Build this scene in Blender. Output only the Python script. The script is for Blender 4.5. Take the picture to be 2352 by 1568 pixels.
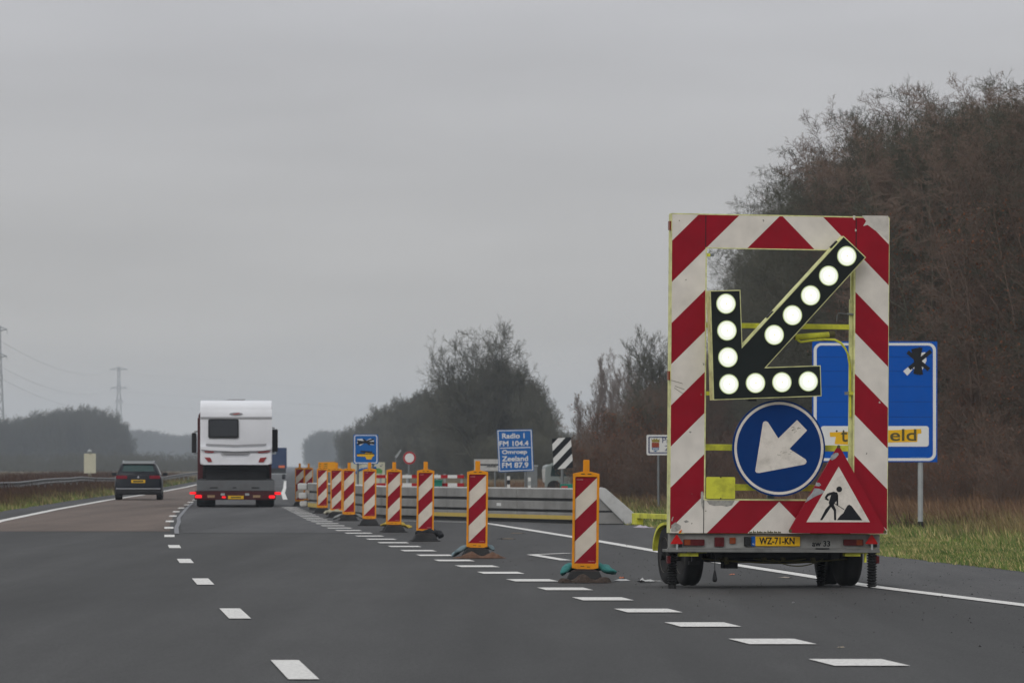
import bpy, bmesh, math, random
import numpy as np
from mathutils import Vector, Matrix

# ------------------------------------------------------------------ camera, world, light
for o in list(bpy.data.objects):
    bpy.data.objects.remove(o, do_unlink=True)
SC = bpy.context.scene
COL = SC.collection
F, CX, HY, CH = 12000.0, 1176.0, 1068.0, 1.25      # focal length / centre / horizon in survey pixels, eye height in m

cam = bpy.data.cameras.new('camera')
camo = bpy.data.objects.new('camera', cam); COL.objects.link(camo)
cam.sensor_width = 36.0
cam.lens = 36.0 * F / 2352.0
cam.shift_y = (HY - 784.0) / 2352.0
cam.clip_start = 0.5; cam.clip_end = 9000
camo.location = (0, 0, CH); camo.rotation_euler = (math.radians(90), 0, 0)
cam.dof.use_dof = True; cam.dof.focus_distance = 55.0; cam.dof.aperture_fstop = 11.0
SC.camera = camo

SUN_EL, SUN_AZ = math.radians(32), math.radians(205)   # azimuth clockwise from +Y: sun behind and left of the camera
W = bpy.data.worlds.new('World'); SC.world = W; W.use_nodes = True
wn, wl = W.node_tree.nodes, W.node_tree.links
wn.clear()
def N(nodes, t, **kw):
    n = nodes.new(t)
    for k, v in kw.items():
        if k in ('op',): n.operation = v
        else: setattr(n, k, v)
    return n
wo = N(wn, 'ShaderNodeOutputWorld'); bg = N(wn, 'ShaderNodeBackground')
sky = N(wn, 'ShaderNodeTexSky', sky_type='NISHITA'); sky.sun_disc = False
sky.sun_elevation = SUN_EL; sky.sun_rotation = SUN_AZ; sky.dust_density = 5.0; sky.air_density = 1.0
hs = N(wn, 'ShaderNodeHueSaturation'); hs.inputs['Saturation'].default_value = 0.12; hs.inputs['Value'].default_value = 0.30
wl.new(sky.outputs[0], hs.inputs['Color'])
tc = N(wn, 'ShaderNodeTexCoord'); sp = N(wn, 'ShaderNodeSeparateXYZ'); wl.new(tc.outputs['Generated'], sp.inputs[0])
rmp = N(wn, 'ShaderNodeValToRGB'); wl.new(sp.outputs[2], rmp.inputs[0])
cr = rmp.color_ramp
cr.elements[0].position = 0.0; cr.elements[0].color = (4.5, 4.36, 4.12, 1)
cr.elements[1].position = 1.0; cr.elements[1].color = (7.4, 7.6, 7.9, 1)
for p_, c_ in ((0.03, (4.28, 4.19, 4.05)), (0.06, (4.38, 4.36, 4.40)), (0.10, (4.80, 4.84, 5.08)), (0.35, (5.4, 5.5, 5.75))):
    e = cr.elements.new(p_); e.color = (*c_, 1)
mp = N(wn, 'ShaderNodeMapping'); mp.inputs['Scale'].default_value = (7, 7, 38); wl.new(tc.outputs['Generated'], mp.inputs[0])
nz = N(wn, 'ShaderNodeTexNoise'); nz.inputs['Scale'].default_value = 1.6; nz.inputs['Detail'].default_value = 3.0; nz.inputs['Roughness'].default_value = 0.45
wl.new(mp.outputs[0], nz.inputs['Vector'])
mr = N(wn, 'ShaderNodeMapRange'); mr.inputs[1].default_value = 0.25; mr.inputs[2].default_value = 0.75; mr.inputs[3].default_value = 0.92; mr.inputs[4].default_value = 1.08
wl.new(nz.outputs[0], mr.inputs[0])
ml = N(wn, 'ShaderNodeVectorMath', op='SCALE'); wl.new(rmp.outputs[0], ml.inputs[0]); wl.new(mr.outputs[0], ml.inputs['Scale'])
mx = N(wn, 'ShaderNodeMix', data_type='RGBA'); mx.inputs[0].default_value = 0.93
wl.new(hs.outputs[0], mx.inputs[6]); wl.new(ml.outputs[0], mx.inputs[7])
wl.new(mx.outputs[2], bg.inputs[0]); bg.inputs[1].default_value = 0.119
wl.new(bg.outputs[0], wo.inputs[0])

sun = bpy.data.lights.new('sun', 'SUN'); sun.energy = 0.85; sun.angle = math.radians(35); sun.color = (1.0, 0.975, 0.94)
suno = bpy.data.objects.new('sun', sun); COL.objects.link(suno)
sd = Vector((math.sin(SUN_AZ) * math.cos(SUN_EL), math.cos(SUN_AZ) * math.cos(SUN_EL), math.sin(SUN_EL)))
suno.rotation_euler = sd.to_track_quat('Z', 'Y').to_euler(); suno.location = (-20, -40, 50)

vs = SC.view_settings
vs.view_transform = 'Standard'; vs.look = 'None'; vs.exposure = 0.0; vs.gamma = 1.0
SC.cycles.max_bounces = 6; SC.cycles.diffuse_bounces = 3; SC.cycles.volume_bounces = 1
SC.cycles.use_denoising = True

# ------------------------------------------------------------------ material helpers
def mat(name, col, rough=0.6, metal=0.0, spec=0.22, var=0.0, vscale=3.0, dirt=None, dscale=2.0, damt=0.0,
        bump=0.0, bscale=40.0, emit=None, estr=0.0, coord='Object', alpha=None, coat=0.0, rnd=0.0):
    """Principled with noise variation of value, optional second (dirt) colour in patches, optional bump."""
    m = bpy.data.materials.new(name); m.use_nodes = True
    n, l = m.node_tree.nodes, m.node_tree.links
    b = n['Principled BSDF']
    b.inputs['Roughness'].default_value = rough; b.inputs['Metallic'].default_value = metal
    b.inputs['Specular IOR Level'].default_value = spec
    if coat: b.inputs['Coat Weight'].default_value = coat
    t = n.new('ShaderNodeTexCoord')
    c = n.new('ShaderNodeRGB'); c.outputs[0].default_value = (*col, 1); out = c.outputs[0]
    if var:
        x = n.new('ShaderNodeTexNoise'); x.inputs['Scale'].default_value = vscale; x.inputs['Detail'].default_value = 5
        l.new(t.outputs[coord], x.inputs['Vector'])
        r = n.new('ShaderNodeMapRange'); r.inputs[1].default_value = .3; r.inputs[2].default_value = .7
        r.inputs[3].default_value = 1 - var; r.inputs[4].default_value = 1 + var
        l.new(x.outputs[0], r.inputs[0])
        v = n.new('ShaderNodeVectorMath'); v.operation = 'SCALE'
        l.new(out, v.inputs[0]); l.new(r.outputs[0], v.inputs['Scale']); out = v.outputs[0]
    if rnd:
        oi = n.new('ShaderNodeObjectInfo'); r = n.new('ShaderNodeMapRange')
        r.inputs[3].default_value = 1 - rnd; r.inputs[4].default_value = 1 + rnd
        l.new(oi.outputs['Random'], r.inputs[0])
        v = n.new('ShaderNodeVectorMath'); v.operation = 'SCALE'
        l.new(out, v.inputs[0]); l.new(r.outputs[0], v.inputs['Scale']); out = v.outputs[0]
    if dirt is not None:
        x = n.new('ShaderNodeTexNoise'); x.inputs['Scale'].default_value = dscale; x.inputs['Detail'].default_value = 8
        x.inputs['Roughness'].default_value = .65
        l.new(t.outputs[coord], x.inputs['Vector'])
        r = n.new('ShaderNodeMapRange'); r.inputs[1].default_value = .45; r.inputs[2].default_value = .75
        r.inputs[3].default_value = 0; r.inputs[4].default_value = damt
        l.new(x.outputs[0], r.inputs[0])
        k = n.new('ShaderNodeMix'); k.data_type = 'RGBA'; k.inputs[7].default_value = (*dirt, 1)
        l.new(r.outputs[0], k.inputs[0]); l.new(out, k.inputs[6]); out = k.outputs[2]
    l.new(out, b.inputs['Base Color'])
    if bump:
        x = n.new('ShaderNodeTexNoise'); x.inputs['Scale'].default_value = bscale; x.inputs['Detail'].default_value = 4
        l.new(t.outputs[coord], x.inputs['Vector'])
        bp = n.new('ShaderNodeBump'); bp.inputs['Strength'].default_value = bump; bp.inputs['Distance'].default_value = .02
        l.new(x.outputs[0], bp.inputs['Height']); l.new(bp.outputs[0], b.inputs['Normal'])
    if emit:
        b.inputs['Emission Color'].default_value = (*emit, 1); b.inputs['Emission Strength'].default_value = estr
    return m

M = {}
M['white_sheet'] = mat('white_sheet', (.74, .685, .61), .45, var=.07, vscale=4, dirt=(.30, .27, .22), dscale=9, damt=.45)
M['red_sheet'] = mat('red_sheet', (.29, .002, .014), .42, var=.06, vscale=3)
M['yellow_green'] = mat('yellow_green', (.66, .66, .06), .5, var=.08, vscale=4, dirt=(.12, .11, .03), dscale=6, damt=.7)
M['yellow_pale'] = mat('yellow_pale', (.72, .72, .34), .5, var=.1, vscale=6, dirt=(.15, .14, .07), dscale=9, damt=.6)
M['black_box'] = mat('black_box', (.006, .010, .009), .65, spec=.3, var=.2, vscale=5)
M['black'] = mat('black', (.012, .012, .013), .6, spec=.3, var=.2)
M['rubber'] = mat('rubber', (.010, .010, .0105), .75, spec=.3, var=.3, vscale=8, dirt=(.035, .032, .028), dscale=5, damt=.5)
M['grey_panel'] = mat('grey_panel', (.30, .30, .285), .55, var=.1, vscale=4, dirt=(.12, .11, .09), dscale=5, damt=.8)
M['galv'] = mat('galv', (.36, .38, .38), .5, .25, var=.12, vscale=5)
M['galv_dark'] = mat('galv_dark', (.20, .215, .22), .5, .3, var=.15, vscale=3)
M['blue_dark'] = mat('blue_dark', (.0005, .032, .155), .5, spec=.1, var=.06, vscale=5)
M['blue_sign'] = mat('blue_sign', (.0003, .085, .43), .5, spec=.1, var=.05, vscale=2)
M['blue_far'] = mat('blue_far', (.001, .12, .42), .5)
M['sign_white'] = mat('sign_white', (.75, .75, .73), .5, var=.04)
M['sign_red'] = mat('sign_red', (.40, .006, .012), .45, var=.05)
M['tape_yellow'] = mat('tape_yellow', (.80, .45, .010), .5, var=.06, vscale=6)
M['ink'] = mat('ink', (.012, .013, .016), .55)
M['ink_grey'] = mat('ink_grey', (.09, .08, .03), .6)
M['plate_yellow'] = mat('plate_yellow', (.72, .42, .012), .45, var=.08, vscale=12)
M['lens_red'] = mat('lens_red', (.085, .008, .010), .25, var=.2, vscale=20)
M['lens_amber'] = mat('lens_amber', (.22, .045, .012), .25, var=.1)
M['refl_red'] = mat('refl_red', (.50, .010, .010), .3, var=.15, vscale=30)
M['orange'] = mat('orange', (.78, .29, .006), .5, var=.07, vscale=5, dirt=(.30, .13, .03), dscale=10, damt=.5)
M['beacon_white'] = mat('beacon_white', (.56, .50, .43), .5, var=.05, vscale=8, dirt=(.28, .22, .16), dscale=12, damt=.35)
M['beacon_red'] = mat('beacon_red', (.29, .004, .018), .45, var=.06, vscale=5)
M['lamp_lit'] = mat('lamp_lit', (.08, .08, .07), .4, emit=(.97, 1.0, .88), estr=.90)
M['lamp_hot'] = mat('lamp_hot', (.08, .08, .07), .4, emit=(1.0, 1.0, .97), estr=1.15)
M['lamp_core'] = mat('lamp_core', (.1, .1, .08), .4, emit=(1.0, .96, .62), estr=.80)
M['lamp_rim'] = mat('lamp_rim', (.3, .34, .2), .4, emit=(.62, .75, .36), estr=.40)
M['tail_lit'] = mat('tail_lit', (.4, .005, .005), .3, emit=(1, .008, .018), estr=1.0)
M['concrete'] = mat('concrete', (.26, .257, .245), .8, var=.14, vscale=1.6, dirt=(.12, .115, .105), dscale=1.2, damt=.7, bump=.3)
M['concrete_light'] = mat('concrete_light', (.50, .50, .485), .8, var=.1, vscale=2, dirt=(.26, .25, .24), dscale=3, damt=.6)
M['edge_white'] = mat('edge_white', (.66, .66, .64), .6, var=.05)
M['barrier_yellow'] = mat('barrier_yellow', (.55, .40, .09), .7, var=.12, vscale=3, dirt=(.3, .25, .15), dscale=3, damt=.6)
M['bark'] = mat('bark', (.155, .112, .088), .9, spec=.1, rnd=.28, var=.2, vscale=1)
M['bark_green'] = mat('bark_green', (.10, .098, .074), .9, spec=.1, rnd=.25, var=.2, vscale=1)
M['bark_pale'] = mat('bark_pale', (.18, .145, .125), .9, spec=.1, rnd=.2, var=.2, vscale=1)
M['russet'] = mat('russet', (.20, .078, .040), .8, spec=.1, rnd=.3, var=.3, vscale=2)
M['ivy'] = mat('ivy', (.035, .042, .018), .7, spec=.2, rnd=.2, var=.3, vscale=2)
M['car_paint'] = mat('car_paint', (.004, .006, .011), .3, .0, spec=.25, var=.05)
M['car_roof'] = mat('car_roof', (.35, .37, .38), .35)
M['glass_dark'] = mat('glass_dark', (.012, .028, .028), .12, spec=.5)
M['chrome'] = mat('chrome', (.5, .52, .55), .25, .8)
M['caravan_white'] = mat('caravan_white', (.82, .83, .86), .4, var=.03, dirt=(.55, .55, .56), dscale=1.5, damt=.4)
M['caravan_grey'] = mat('caravan_grey', (.30, .30, .31), .4)
M['truck_grey'] = mat('truck_grey', (.135, .14, .145), .55, .2, var=.1, vscale=2, dirt=(.07, .06, .055), dscale=2, damt=.7)
M['truck_red'] = mat('truck_red', (.055, .008, .010), .5, var=.15)
M['truck_blue'] = mat('truck_blue', (.012, .035, .10), .5, var=.1)
M['cream'] = mat('cream', (.55, .53, .40), .6, var=.06)
M['teal'] = mat('teal', (.045, .21, .20), .75, var=.22, vscale=14, bump=.9, bscale=30)
M['green_box'] = mat('green_box', (.01, .20, .14), .6, var=.1)
M['soil'] = mat('soil', (.055, .040, .032), .9, var=.35, vscale=20, bump=1, bscale=30)

# striped sheeting: 45 degree bands mirrored about the panel centre, worn through in small chips
def stripe_material(name, period, phase, mirror, kx, white, red, chips=0.0):
    m = bpy.data.materials.new(name); m.use_nodes = True
    n, l = m.node_tree.nodes, m.node_tree.links; b = n['Principled BSDF']
    b.inputs['Roughness'].default_value = .5; b.inputs['Specular IOR Level'].default_value = .2
    t = n.new('ShaderNodeTexCoord'); s = n.new('ShaderNodeSeparateXYZ'); l.new(t.outputs['Object'], s.inputs[0])
    def mth(op, a, bb=None):
        q = n.new('ShaderNodeMath'); q.operation = op
        for i, v in enumerate((a, bb)):
            if v is None: continue
            if isinstance(v, (int, float)): q.inputs[i].default_value = v
            else: l.new(v, q.inputs[i])
        return q.outputs[0]
    x = mth('ABSOLUTE', s.outputs[0]) if mirror else s.outputs[0]
    sc = mth('ADD', mth('MULTIPLY', x, -kx), mth('MULTIPLY', s.outputs[2], -1.0)) if mirror else \
         mth('ADD', mth('MULTIPLY', x, kx), mth('MULTIPLY', s.outputs[2], -1.0))
    fr = mth('FRACT', mth('DIVIDE', mth('ADD', sc, 100 * period - phase), period))
    isred = mth('LESS_THAN', fr, 0.5)
    k = n.new('ShaderNodeMix'); k.data_type = 'RGBA'
    k.inputs[6].default_value = (*white, 1); k.inputs[7].default_value = (*red, 1)
    l.new(isred, k.inputs[0]); out = k.outputs[2]
    nz = n.new('ShaderNodeTexNoise'); nz.inputs['Scale'].default_value = 5; nz.inputs['Detail'].default_value = 7
    l.new(t.outputs['Object'], nz.inputs['Vector'])
    r = n.new('ShaderNodeMapRange'); r.inputs[1].default_value = .3; r.inputs[2].default_value = .75
    r.inputs[3].default_value = 1.06; r.inputs[4].default_value = .84; l.new(nz.outputs[0], r.inputs[0])
    v = n.new('ShaderNodeVectorMath'); v.operation = 'SCALE'; l.new(out, v.inputs[0]); l.new(r.outputs[0], v.inputs['Scale']); out = v.outputs[0]
    if chips:
        n2 = n.new('ShaderNodeTexNoise'); n2.inputs['Scale'].default_value = 9; n2.inputs['Detail'].default_value = 3
        l.new(t.outputs['Object'], n2.inputs['Vector'])
        g = mth('GREATER_THAN', n2.outputs[0], chips)
        k2 = n.new('ShaderNodeMix'); k2.data_type = 'RGBA'; k2.inputs[7].default_value = (.16, .15, .13, 1)
        l.new(mth('MULTIPLY', g, .8), k2.inputs[0]); l.new(out, k2.inputs[6]); out = k2.outputs[2]
    l.new(out, b.inputs['Base Color'])
    return m

# ------------------------------------------------------------------ mesh helpers
def tag(o, label=None, cat=None, group=None, kind=None):
    if label: o['label'] = label
    if cat: o['category'] = cat
    if group: o['group'] = group
    if kind: o['kind'] = kind
    return o

def thing(name, label, cat, loc=(0, 0, 0), rz=0.0, group=None, rot=None):
    o = bpy.data.objects.new(name, None); COL.objects.link(o)
    o.empty_display_size = .2
    o.location = loc; o.rotation_euler = rot if rot else (0, 0, rz)
    return tag(o, label, cat, group)

class MB:
    def __init__(s): s.v, s.f, s.m = [], [], []
    def add(s, vs_, fs_, mi=0):
        b = len(s.v); s.v += [tuple(p) for p in vs_]
        s.f += [tuple(i + b for i in f) for f in fs_]; s.m += [mi] * len(fs_)
        return s
    def box(s, x0, x1, y0, y1, z0, z1, mi=0):
        return s.add([(x0, y0, z0), (x1, y0, z0), (x1, y1, z0), (x0, y1, z0), (x0, y0, z1), (x1, y0, z1), (x1, y1, z1), (x0, y1, z1)],
                     [(0, 3, 2, 1), (4, 5, 6, 7), (0, 1, 5, 4), (1, 2, 6, 5), (2, 3, 7, 6), (3, 0, 4, 7)], mi)
    def prism(s, pts, y0, y1, mi=0, side=None):
        """outline in x,z extruded along y from y0 (front) to y1."""
        n = len(pts)
        a = sum(pts[i][0] * pts[(i + 1) % n][1] - pts[(i + 1) % n][0] * pts[i][1] for i in range(n))
        if a < 0: pts = pts[::-1]
        b = len(s.v)
        s.v += [(p[0], y0, p[1]) for p in pts] + [(p[0], y1, p[1]) for p in pts]
        s.f.append(tuple(b + i for i in range(n))); s.m.append(mi)
        s.f.append(tuple(b + n + i for i in reversed(range(n)))); s.m.append(mi if side is None else side)
        for i in range(n):
            j = (i + 1) % n
            s.f.append((b + j, b + i, b + n + i, b + n + j)); s.m.append(mi if side is None else side)
        return s
    def ring(s, outer, inner, y0, y1, mi=0):
        n = len(outer); b = len(s.v)
        for loop in (outer, inner):
            for y in (y0, y1): s.v += [(p[0], y, p[1]) for p in loop]
        O0, O1, I0, I1 = b, b + n, b + 2 * n, b + 3 * n
        for i in range(n):
            j = (i + 1) % n
            for q in ((O0 + i, O0 + j, I0 + j, I0 + i), (O1 + j, O1 + i, I1 + i, I1 + j),
                      (O0 + j, O0 + i, O1 + i, O1 + j), (I0 + i, I0 + j, I1 + j, I1 + i)):
                s.f.append(q); s.m.append(mi)
        return s
    def tube(s, path, r, n=8, mi=0, cap=True):
        path = [Vector(p) for p in path]; rs = r if isinstance(r, (list, tuple)) else [r] * len(path)
        b = len(s.v)
        for k, p in enumerate(path):
            d = (path[min(k + 1, len(path) - 1)] - path[max(k - 1, 0)]).normalized()
            a = d.orthogonal().normalized() if abs(d.z) < .9 else d.cross(Vector((0, 1, 0))).normalized()
            if abs(d.z) < .9: a = d.cross(Vector((0, 0, 1))).normalized()
            c = d.cross(a)
            for i in range(n):
                t = 2 * math.pi * i / n
                s.v.append(tuple(p + (a * math.cos(t) + c * math.sin(t)) * rs[k]))
        for k in range(len(path) - 1):
            for i in range(n):
                j = (i + 1) % n
                s.f.append((b + k * n + i, b + k * n + j, b + (k + 1) * n + j, b + (k + 1) * n + i)); s.m.append(mi)
        if cap:
            s.f.append(tuple(b + i for i in reversed(range(n)))); s.m.append(mi)
            e = b + (len(path) - 1) * n
            s.f.append(tuple(e + i for i in range(n))); s.m.append(mi)
        return s
    def lathe(s, prof, axis='z', n=24, c=(0, 0, 0), mi=0):
        """profile (radius, height) about an axis through c."""
        b = len(s.v)
        for r, h in prof:
            for i in range(n):
                t = 2 * math.pi * i / n; u, w = r * math.cos(t), r * math.sin(t)
                p = {'z': (u, w, h), 'x': (h, u, w), 'y': (u, h, w)}[axis]
                s.v.append((p[0] + c[0], p[1] + c[1], p[2] + c[2]))
        for k in range(len(prof) - 1):
            for i in range(n):
                j = (i + 1) % n
                s.f.append((b + k * n + i, b + k * n + j, b + (k + 1) * n + j, b + (k + 1) * n + i)); s.m.append(mi)
        s.f.append(tuple(b + i for i in range(n))); s.m.append(mi)
        e = b + (len(prof) - 1) * n
        s.f.append(tuple(e + i for i in reversed(range(n)))); s.m.append(mi)
        return s
    def loft(s, secs, mi=0):
        """closed sections (equal count lists of 3D points)."""
        n = len(secs[0]); b = len(s.v)
        for q in secs: s.v += [tuple(p) for p in q]
        for k in range(len(secs) - 1):
            for i in range(n):
                j = (i + 1) % n
                s.f.append((b + k * n + i, b + k * n + j, b + (k + 1) * n + j, b + (k + 1) * n + i)); s.m.append(mi)
        s.f.append(tuple(b + i for i in reversed(range(n)))); s.m.append(mi)
        e = b + (len(secs) - 1) * n
        s.f.append(tuple(e + i for i in range(n))); s.m.append(mi)
        return s
    def build(s, name, mats, parent=None, bevel=0.0, smooth=False, label=None):
        me = bpy.data.meshes.new(name); me.from_pydata(s.v, [], s.f); me.update()
        mats = mats if isinstance(mats, (list, tuple)) else [mats]
        for m in mats: me.materials.append(m)
        me.polygons.foreach_set('material_index', s.m)
        bm = bmesh.new(); bm.from_mesh(me)
        bmesh.ops.recalc_face_normals(bm, faces=bm.faces)
        if bevel:
            ed = [e for e in bm.edges if len(e.link_faces) == 2 and e.calc_face_angle(0) > .5]
            bmesh.ops.bevel(bm, geom=ed, offset=bevel, segments=2, profile=.5, affect='EDGES', clamp_overlap=True)
        bm.to_mesh(me); bm.free()
        if smooth:
            me.polygons.foreach_set('use_smooth', [True] * len(me.polygons))
            try: me.set_sharp_from_angle(angle=math.radians(40))
            except Exception: pass
        o = bpy.data.objects.new(name, me); COL.objects.link(o)
        if parent: o.parent = parent
        if label: o['label'] = label
        return o

def rrect(x0, x1, z0, z1, r, k=5):
    out = []
    for cx, cz, a0 in ((x1 - r, z1 - r, 0), (x0 + r, z1 - r, 90), (x0 + r, z0 + r, 180), (x1 - r, z0 + r, 270)):
        for i in range(k + 1):
            a = math.radians(a0 + 90 * i / k); out.append((cx + r * math.cos(a), cz + r * math.sin(a)))
    return out
def circ(cx, cz, r, n=40): return [(cx + r * math.cos(2 * math.pi * i / n), cz + r * math.sin(2 * math.pi * i / n)) for i in range(n)]

def text_obj(name, body, x, z, y, w, h, m, parent, depth=.002, label=None, align_h=False):
    """real letters as a mesh, scaled to fill the box with lower-left corner x,z, facing -y."""
    cu = bpy.data.curves.new(name, 'FONT'); cu.body = body; cu.size = 1; cu.extrude = 0
    t = bpy.data.objects.new(name + '_tmp', cu); COL.objects.link(t)
    dg = bpy.context.evaluated_depsgraph_get(); dg.update()
    me = bpy.data.meshes.new_from_object(t.evaluated_get(dg)); bpy.data.objects.remove(t)
    co = np.zeros(len(me.vertices) * 3); me.vertices.foreach_get('co', co); co = co.reshape(-1, 3)
    mn, mxx = co.min(0), co.max(0); sz = mxx - mn
    out = np.zeros_like(co)
    out[:, 0] = x + (co[:, 0] - mn[0]) / sz[0] * w
    out[:, 2] = z + (co[:, 1] - mn[1]) / sz[1] * h
    out[:, 1] = y
    me.vertices.foreach_set('co', out.ravel()); me.update()
    me.name = name
    me.materials.clear(); me.materials.append(m)
    o = bpy.data.objects.new(name, me); COL.objects.link(o); o.parent = parent
    if label: o['label'] = label
    return o

def bold(o, d):
    """thicken letter strokes by laying offset copies of the glyph faces in the same mesh."""
    me = o.data; bm = bmesh.new(); bm.from_mesh(me); base = list(bm.verts) + list(bm.edges) + list(bm.faces)
    for k, (dx, dz) in enumerate(((d, 0), (0, d), (d, d))):
        r = bmesh.ops.duplicate(bm, geom=base)
        for v in r['geom']:
            if isinstance(v, bmesh.types.BMVert): v.co += Vector((dx, -.0006 * (k + 1), dz))
    bm.to_mesh(me); bm.free(); return o

def world_at(x, y, Y): return Vector(((x - CX) * Y / F, Y, CH - (y - HY) * Y / F))
def zc(ox, oy, s): return lambda x, y: ((ox + x / s) / 1.08844, (oy + y / s) / 1.08844)
def ground_at(x, y):
    Y = F * CH / (y - HY); return ((x - CX) * Y / F, Y)

# ------------------------------------------------------------------ the road's course
CY = np.array([-30, 0, 31.8, 43.9, 55.8, 67.3, 77.7, 90, 100.6, 111, 120, 133, 147, 160, 183, 300, 417, 1000, 5200], float)
CXX = np.array([3.6, 1.15, -1.32, -2.33, -3.3, -4.2, -5.0, -5.9, -6.6, -7.3, -7.84, -8.6, -9.4, -10.0, -11.2, -16.3, -21.5, -44.8, -212], float)
def C(Y): return float(np.interp(Y, CY, CXX))
def Cs(Y): return (C(Y - 6) + C(Y) + C(Y + 6)) / 3

def sstep(a, b, x):
    t = min(1, max(0, (x - a) / (b - a))); return t * t * (3 - 2 * t)
def gz(t, Y):
    """terrain height: flat under the road, a low bank on the right, rough median on the left."""
    z = -0.03
    if t > 9.75: z += .02 + .75 * sstep(14, 24, t) * (1 - .75 * sstep(250, 330, Y))
    if t < -5.0: z += .02 + .10 * sstep(5.4, 9, -t)
    return z
def ground_strip():
    ts = [-640, -300, -120, -60, -30, -20, -14, -10, -8, -6.5, -5.2, -4.9, 0, 5, 9.6, 9.9, 11, 12.5, 14, 15, 16, 17, 18, 19, 20, 22, 24, 28, 36, 60, 140, 300, 800]
    Ys = [-30, 0, 20, 30, 40, 50, 55, 60, 66, 72, 80, 88, 96, 105, 115, 125, 135, 150, 165, 180, 200, 225, 250, 280, 320, 400, 550, 800, 1200, 1800, 2600, 3600, 4980]
    mb = MB(); v = []
    for Y in Ys:
        for t in ts: v.append((Cs(Y) + t, Y, gz(t, Y)))
    n = len(ts); f = [(a * n + i, a * n + i + 1, (a + 1) * n + i + 1, (a + 1) * n + i) for a in range(len(Ys) - 1) for i in range(n - 1)]
    mb.add(v, f); return mb

def ground_material():
    m = mat('ground_soil_grass', (.075, .078, .035), .95, spec=.1, bump=.8, bscale=3, coord='Object')
    n, l = m.node_tree.nodes, m.node_tree.links; b = n['Principled BSDF']; t = n.new('ShaderNodeTexCoord')
    x = n.new('ShaderNodeTexNoise'); x.inputs['Scale'].default_value = .9; x.inputs['Detail'].default_value = 8; x.inputs['Roughness'].default_value = .7
    l.new(t.outputs['Object'], x.inputs['Vector'])
    r = n.new('ShaderNodeValToRGB'); r.color_ramp.elements[0].color = (.075, .07, .035, 1); r.color_ramp.elements[1].color = (.17, .12, .07, 1)
    r.color_ramp.elements[0].position = .35; r.color_ramp.elements[1].position = .68
    l.new(x.outputs[0], r.inputs[0]); l.new(r.outputs[0], b.inputs['Base Color']); return m
gr = ground_strip().build('ground', ground_material()); tag(gr, kind='structure'); gr['label'] = 'grassy ground either side of the motorway'

def asphalt(name, col, fine=90, speck=(.22, .21, .20), specks=True):
    m = bpy.data.materials.new(name); m.use_nodes = True
    n, l = m.node_tree.nodes, m.node_tree.links; b = n['Principled BSDF']
    b.inputs['Roughness'].default_value = .78; b.inputs['Specular IOR Level'].default_value = .22
    t = n.new('ShaderNodeTexCoord')
    def noise(sc, det, lo, hi, stretch=None, rough=.6):
        x = n.new('ShaderNodeTexNoise'); x.inputs['Scale'].default_value = sc; x.inputs['Detail'].default_value = det; x.inputs['Roughness'].default_value = rough
        if stretch:
            mp = n.new('ShaderNodeMapping'); mp.inputs['Scale'].default_value = stretch; l.new(t.outputs['Object'], mp.inputs[0]); l.new(mp.outputs[0], x.inputs['Vector'])
        else: l.new(t.outputs['Object'], x.inputs['Vector'])
        r = n.new('ShaderNodeMapRange'); r.inputs[1].default_value = .3; r.inputs[2].default_value = .7; r.inputs[3].default_value = lo; r.inputs[4].default_value = hi
        l.new(x.outputs[0], r.inputs[0]); return r.outputs[0], x
    a, xf = noise(fine, 2, .45, 1.55)
    c, _ = noise(14, 3, .93, 1.07, stretch=(1, .3, 1))
    d, _ = noise(.62, 4, .70, 1.30, stretch=(1, .022, 1))    # wheel tracks run along the lane
    e, _ = noise(.12, 3, .95, 1.06)
    def mul(p, q):
        k = n.new('ShaderNodeMath'); k.operation = 'MULTIPLY'; l.new(p, k.inputs[0]); l.new(q, k.inputs[1]); return k.outputs[0]
    g, _ = noise(1.5, 6, .86, 1.14, stretch=(1, .10, 1), rough=.8)
    h_, _ = noise(34, 3, .66, 1.36)
    s = mul(mul(mul(a, c), mul(d, e)), mul(g, h_))
    v = n.new('ShaderNodeVectorMath'); v.operation = 'SCALE'; v.inputs[0].default_value = col; l.new(s, v.inputs['Scale'])
    l.new(v.outputs[0], b.inputs['Base Color'])
    bp = n.new('ShaderNodeBump'); bp.inputs['Strength'].default_value = .5; bp.inputs['Distance'].default_value = .006
    l.new(xf.outputs[0], bp.inputs['Height']); l.new(bp.outputs[0], b.inputs['Normal'])
    return m
M['asphalt'] = asphalt('asphalt', (.052, .0515, .051))
M['asphalt_brown'] = asphalt('asphalt_brown', (.124, .094, .077), 110)
M['asphalt_lane'] = asphalt('asphalt_lane', (.070, .0695, .070), 110)
M['asphalt_side'] = asphalt('asphalt_side', (.074, .073, .073))
M['paint'] = mat('road_paint', (.76, .745, .71), .7, var=.06, vscale=20, dirt=(.18, .175, .17), dscale=30, damt=.75, coord='Object')
M['paint_old'] = mat('road_paint_worn', (.23, .235, .25), .7, var=.15, vscale=10, dirt=(.10, .10, .10), dscale=8, damt=1.0)

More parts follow.
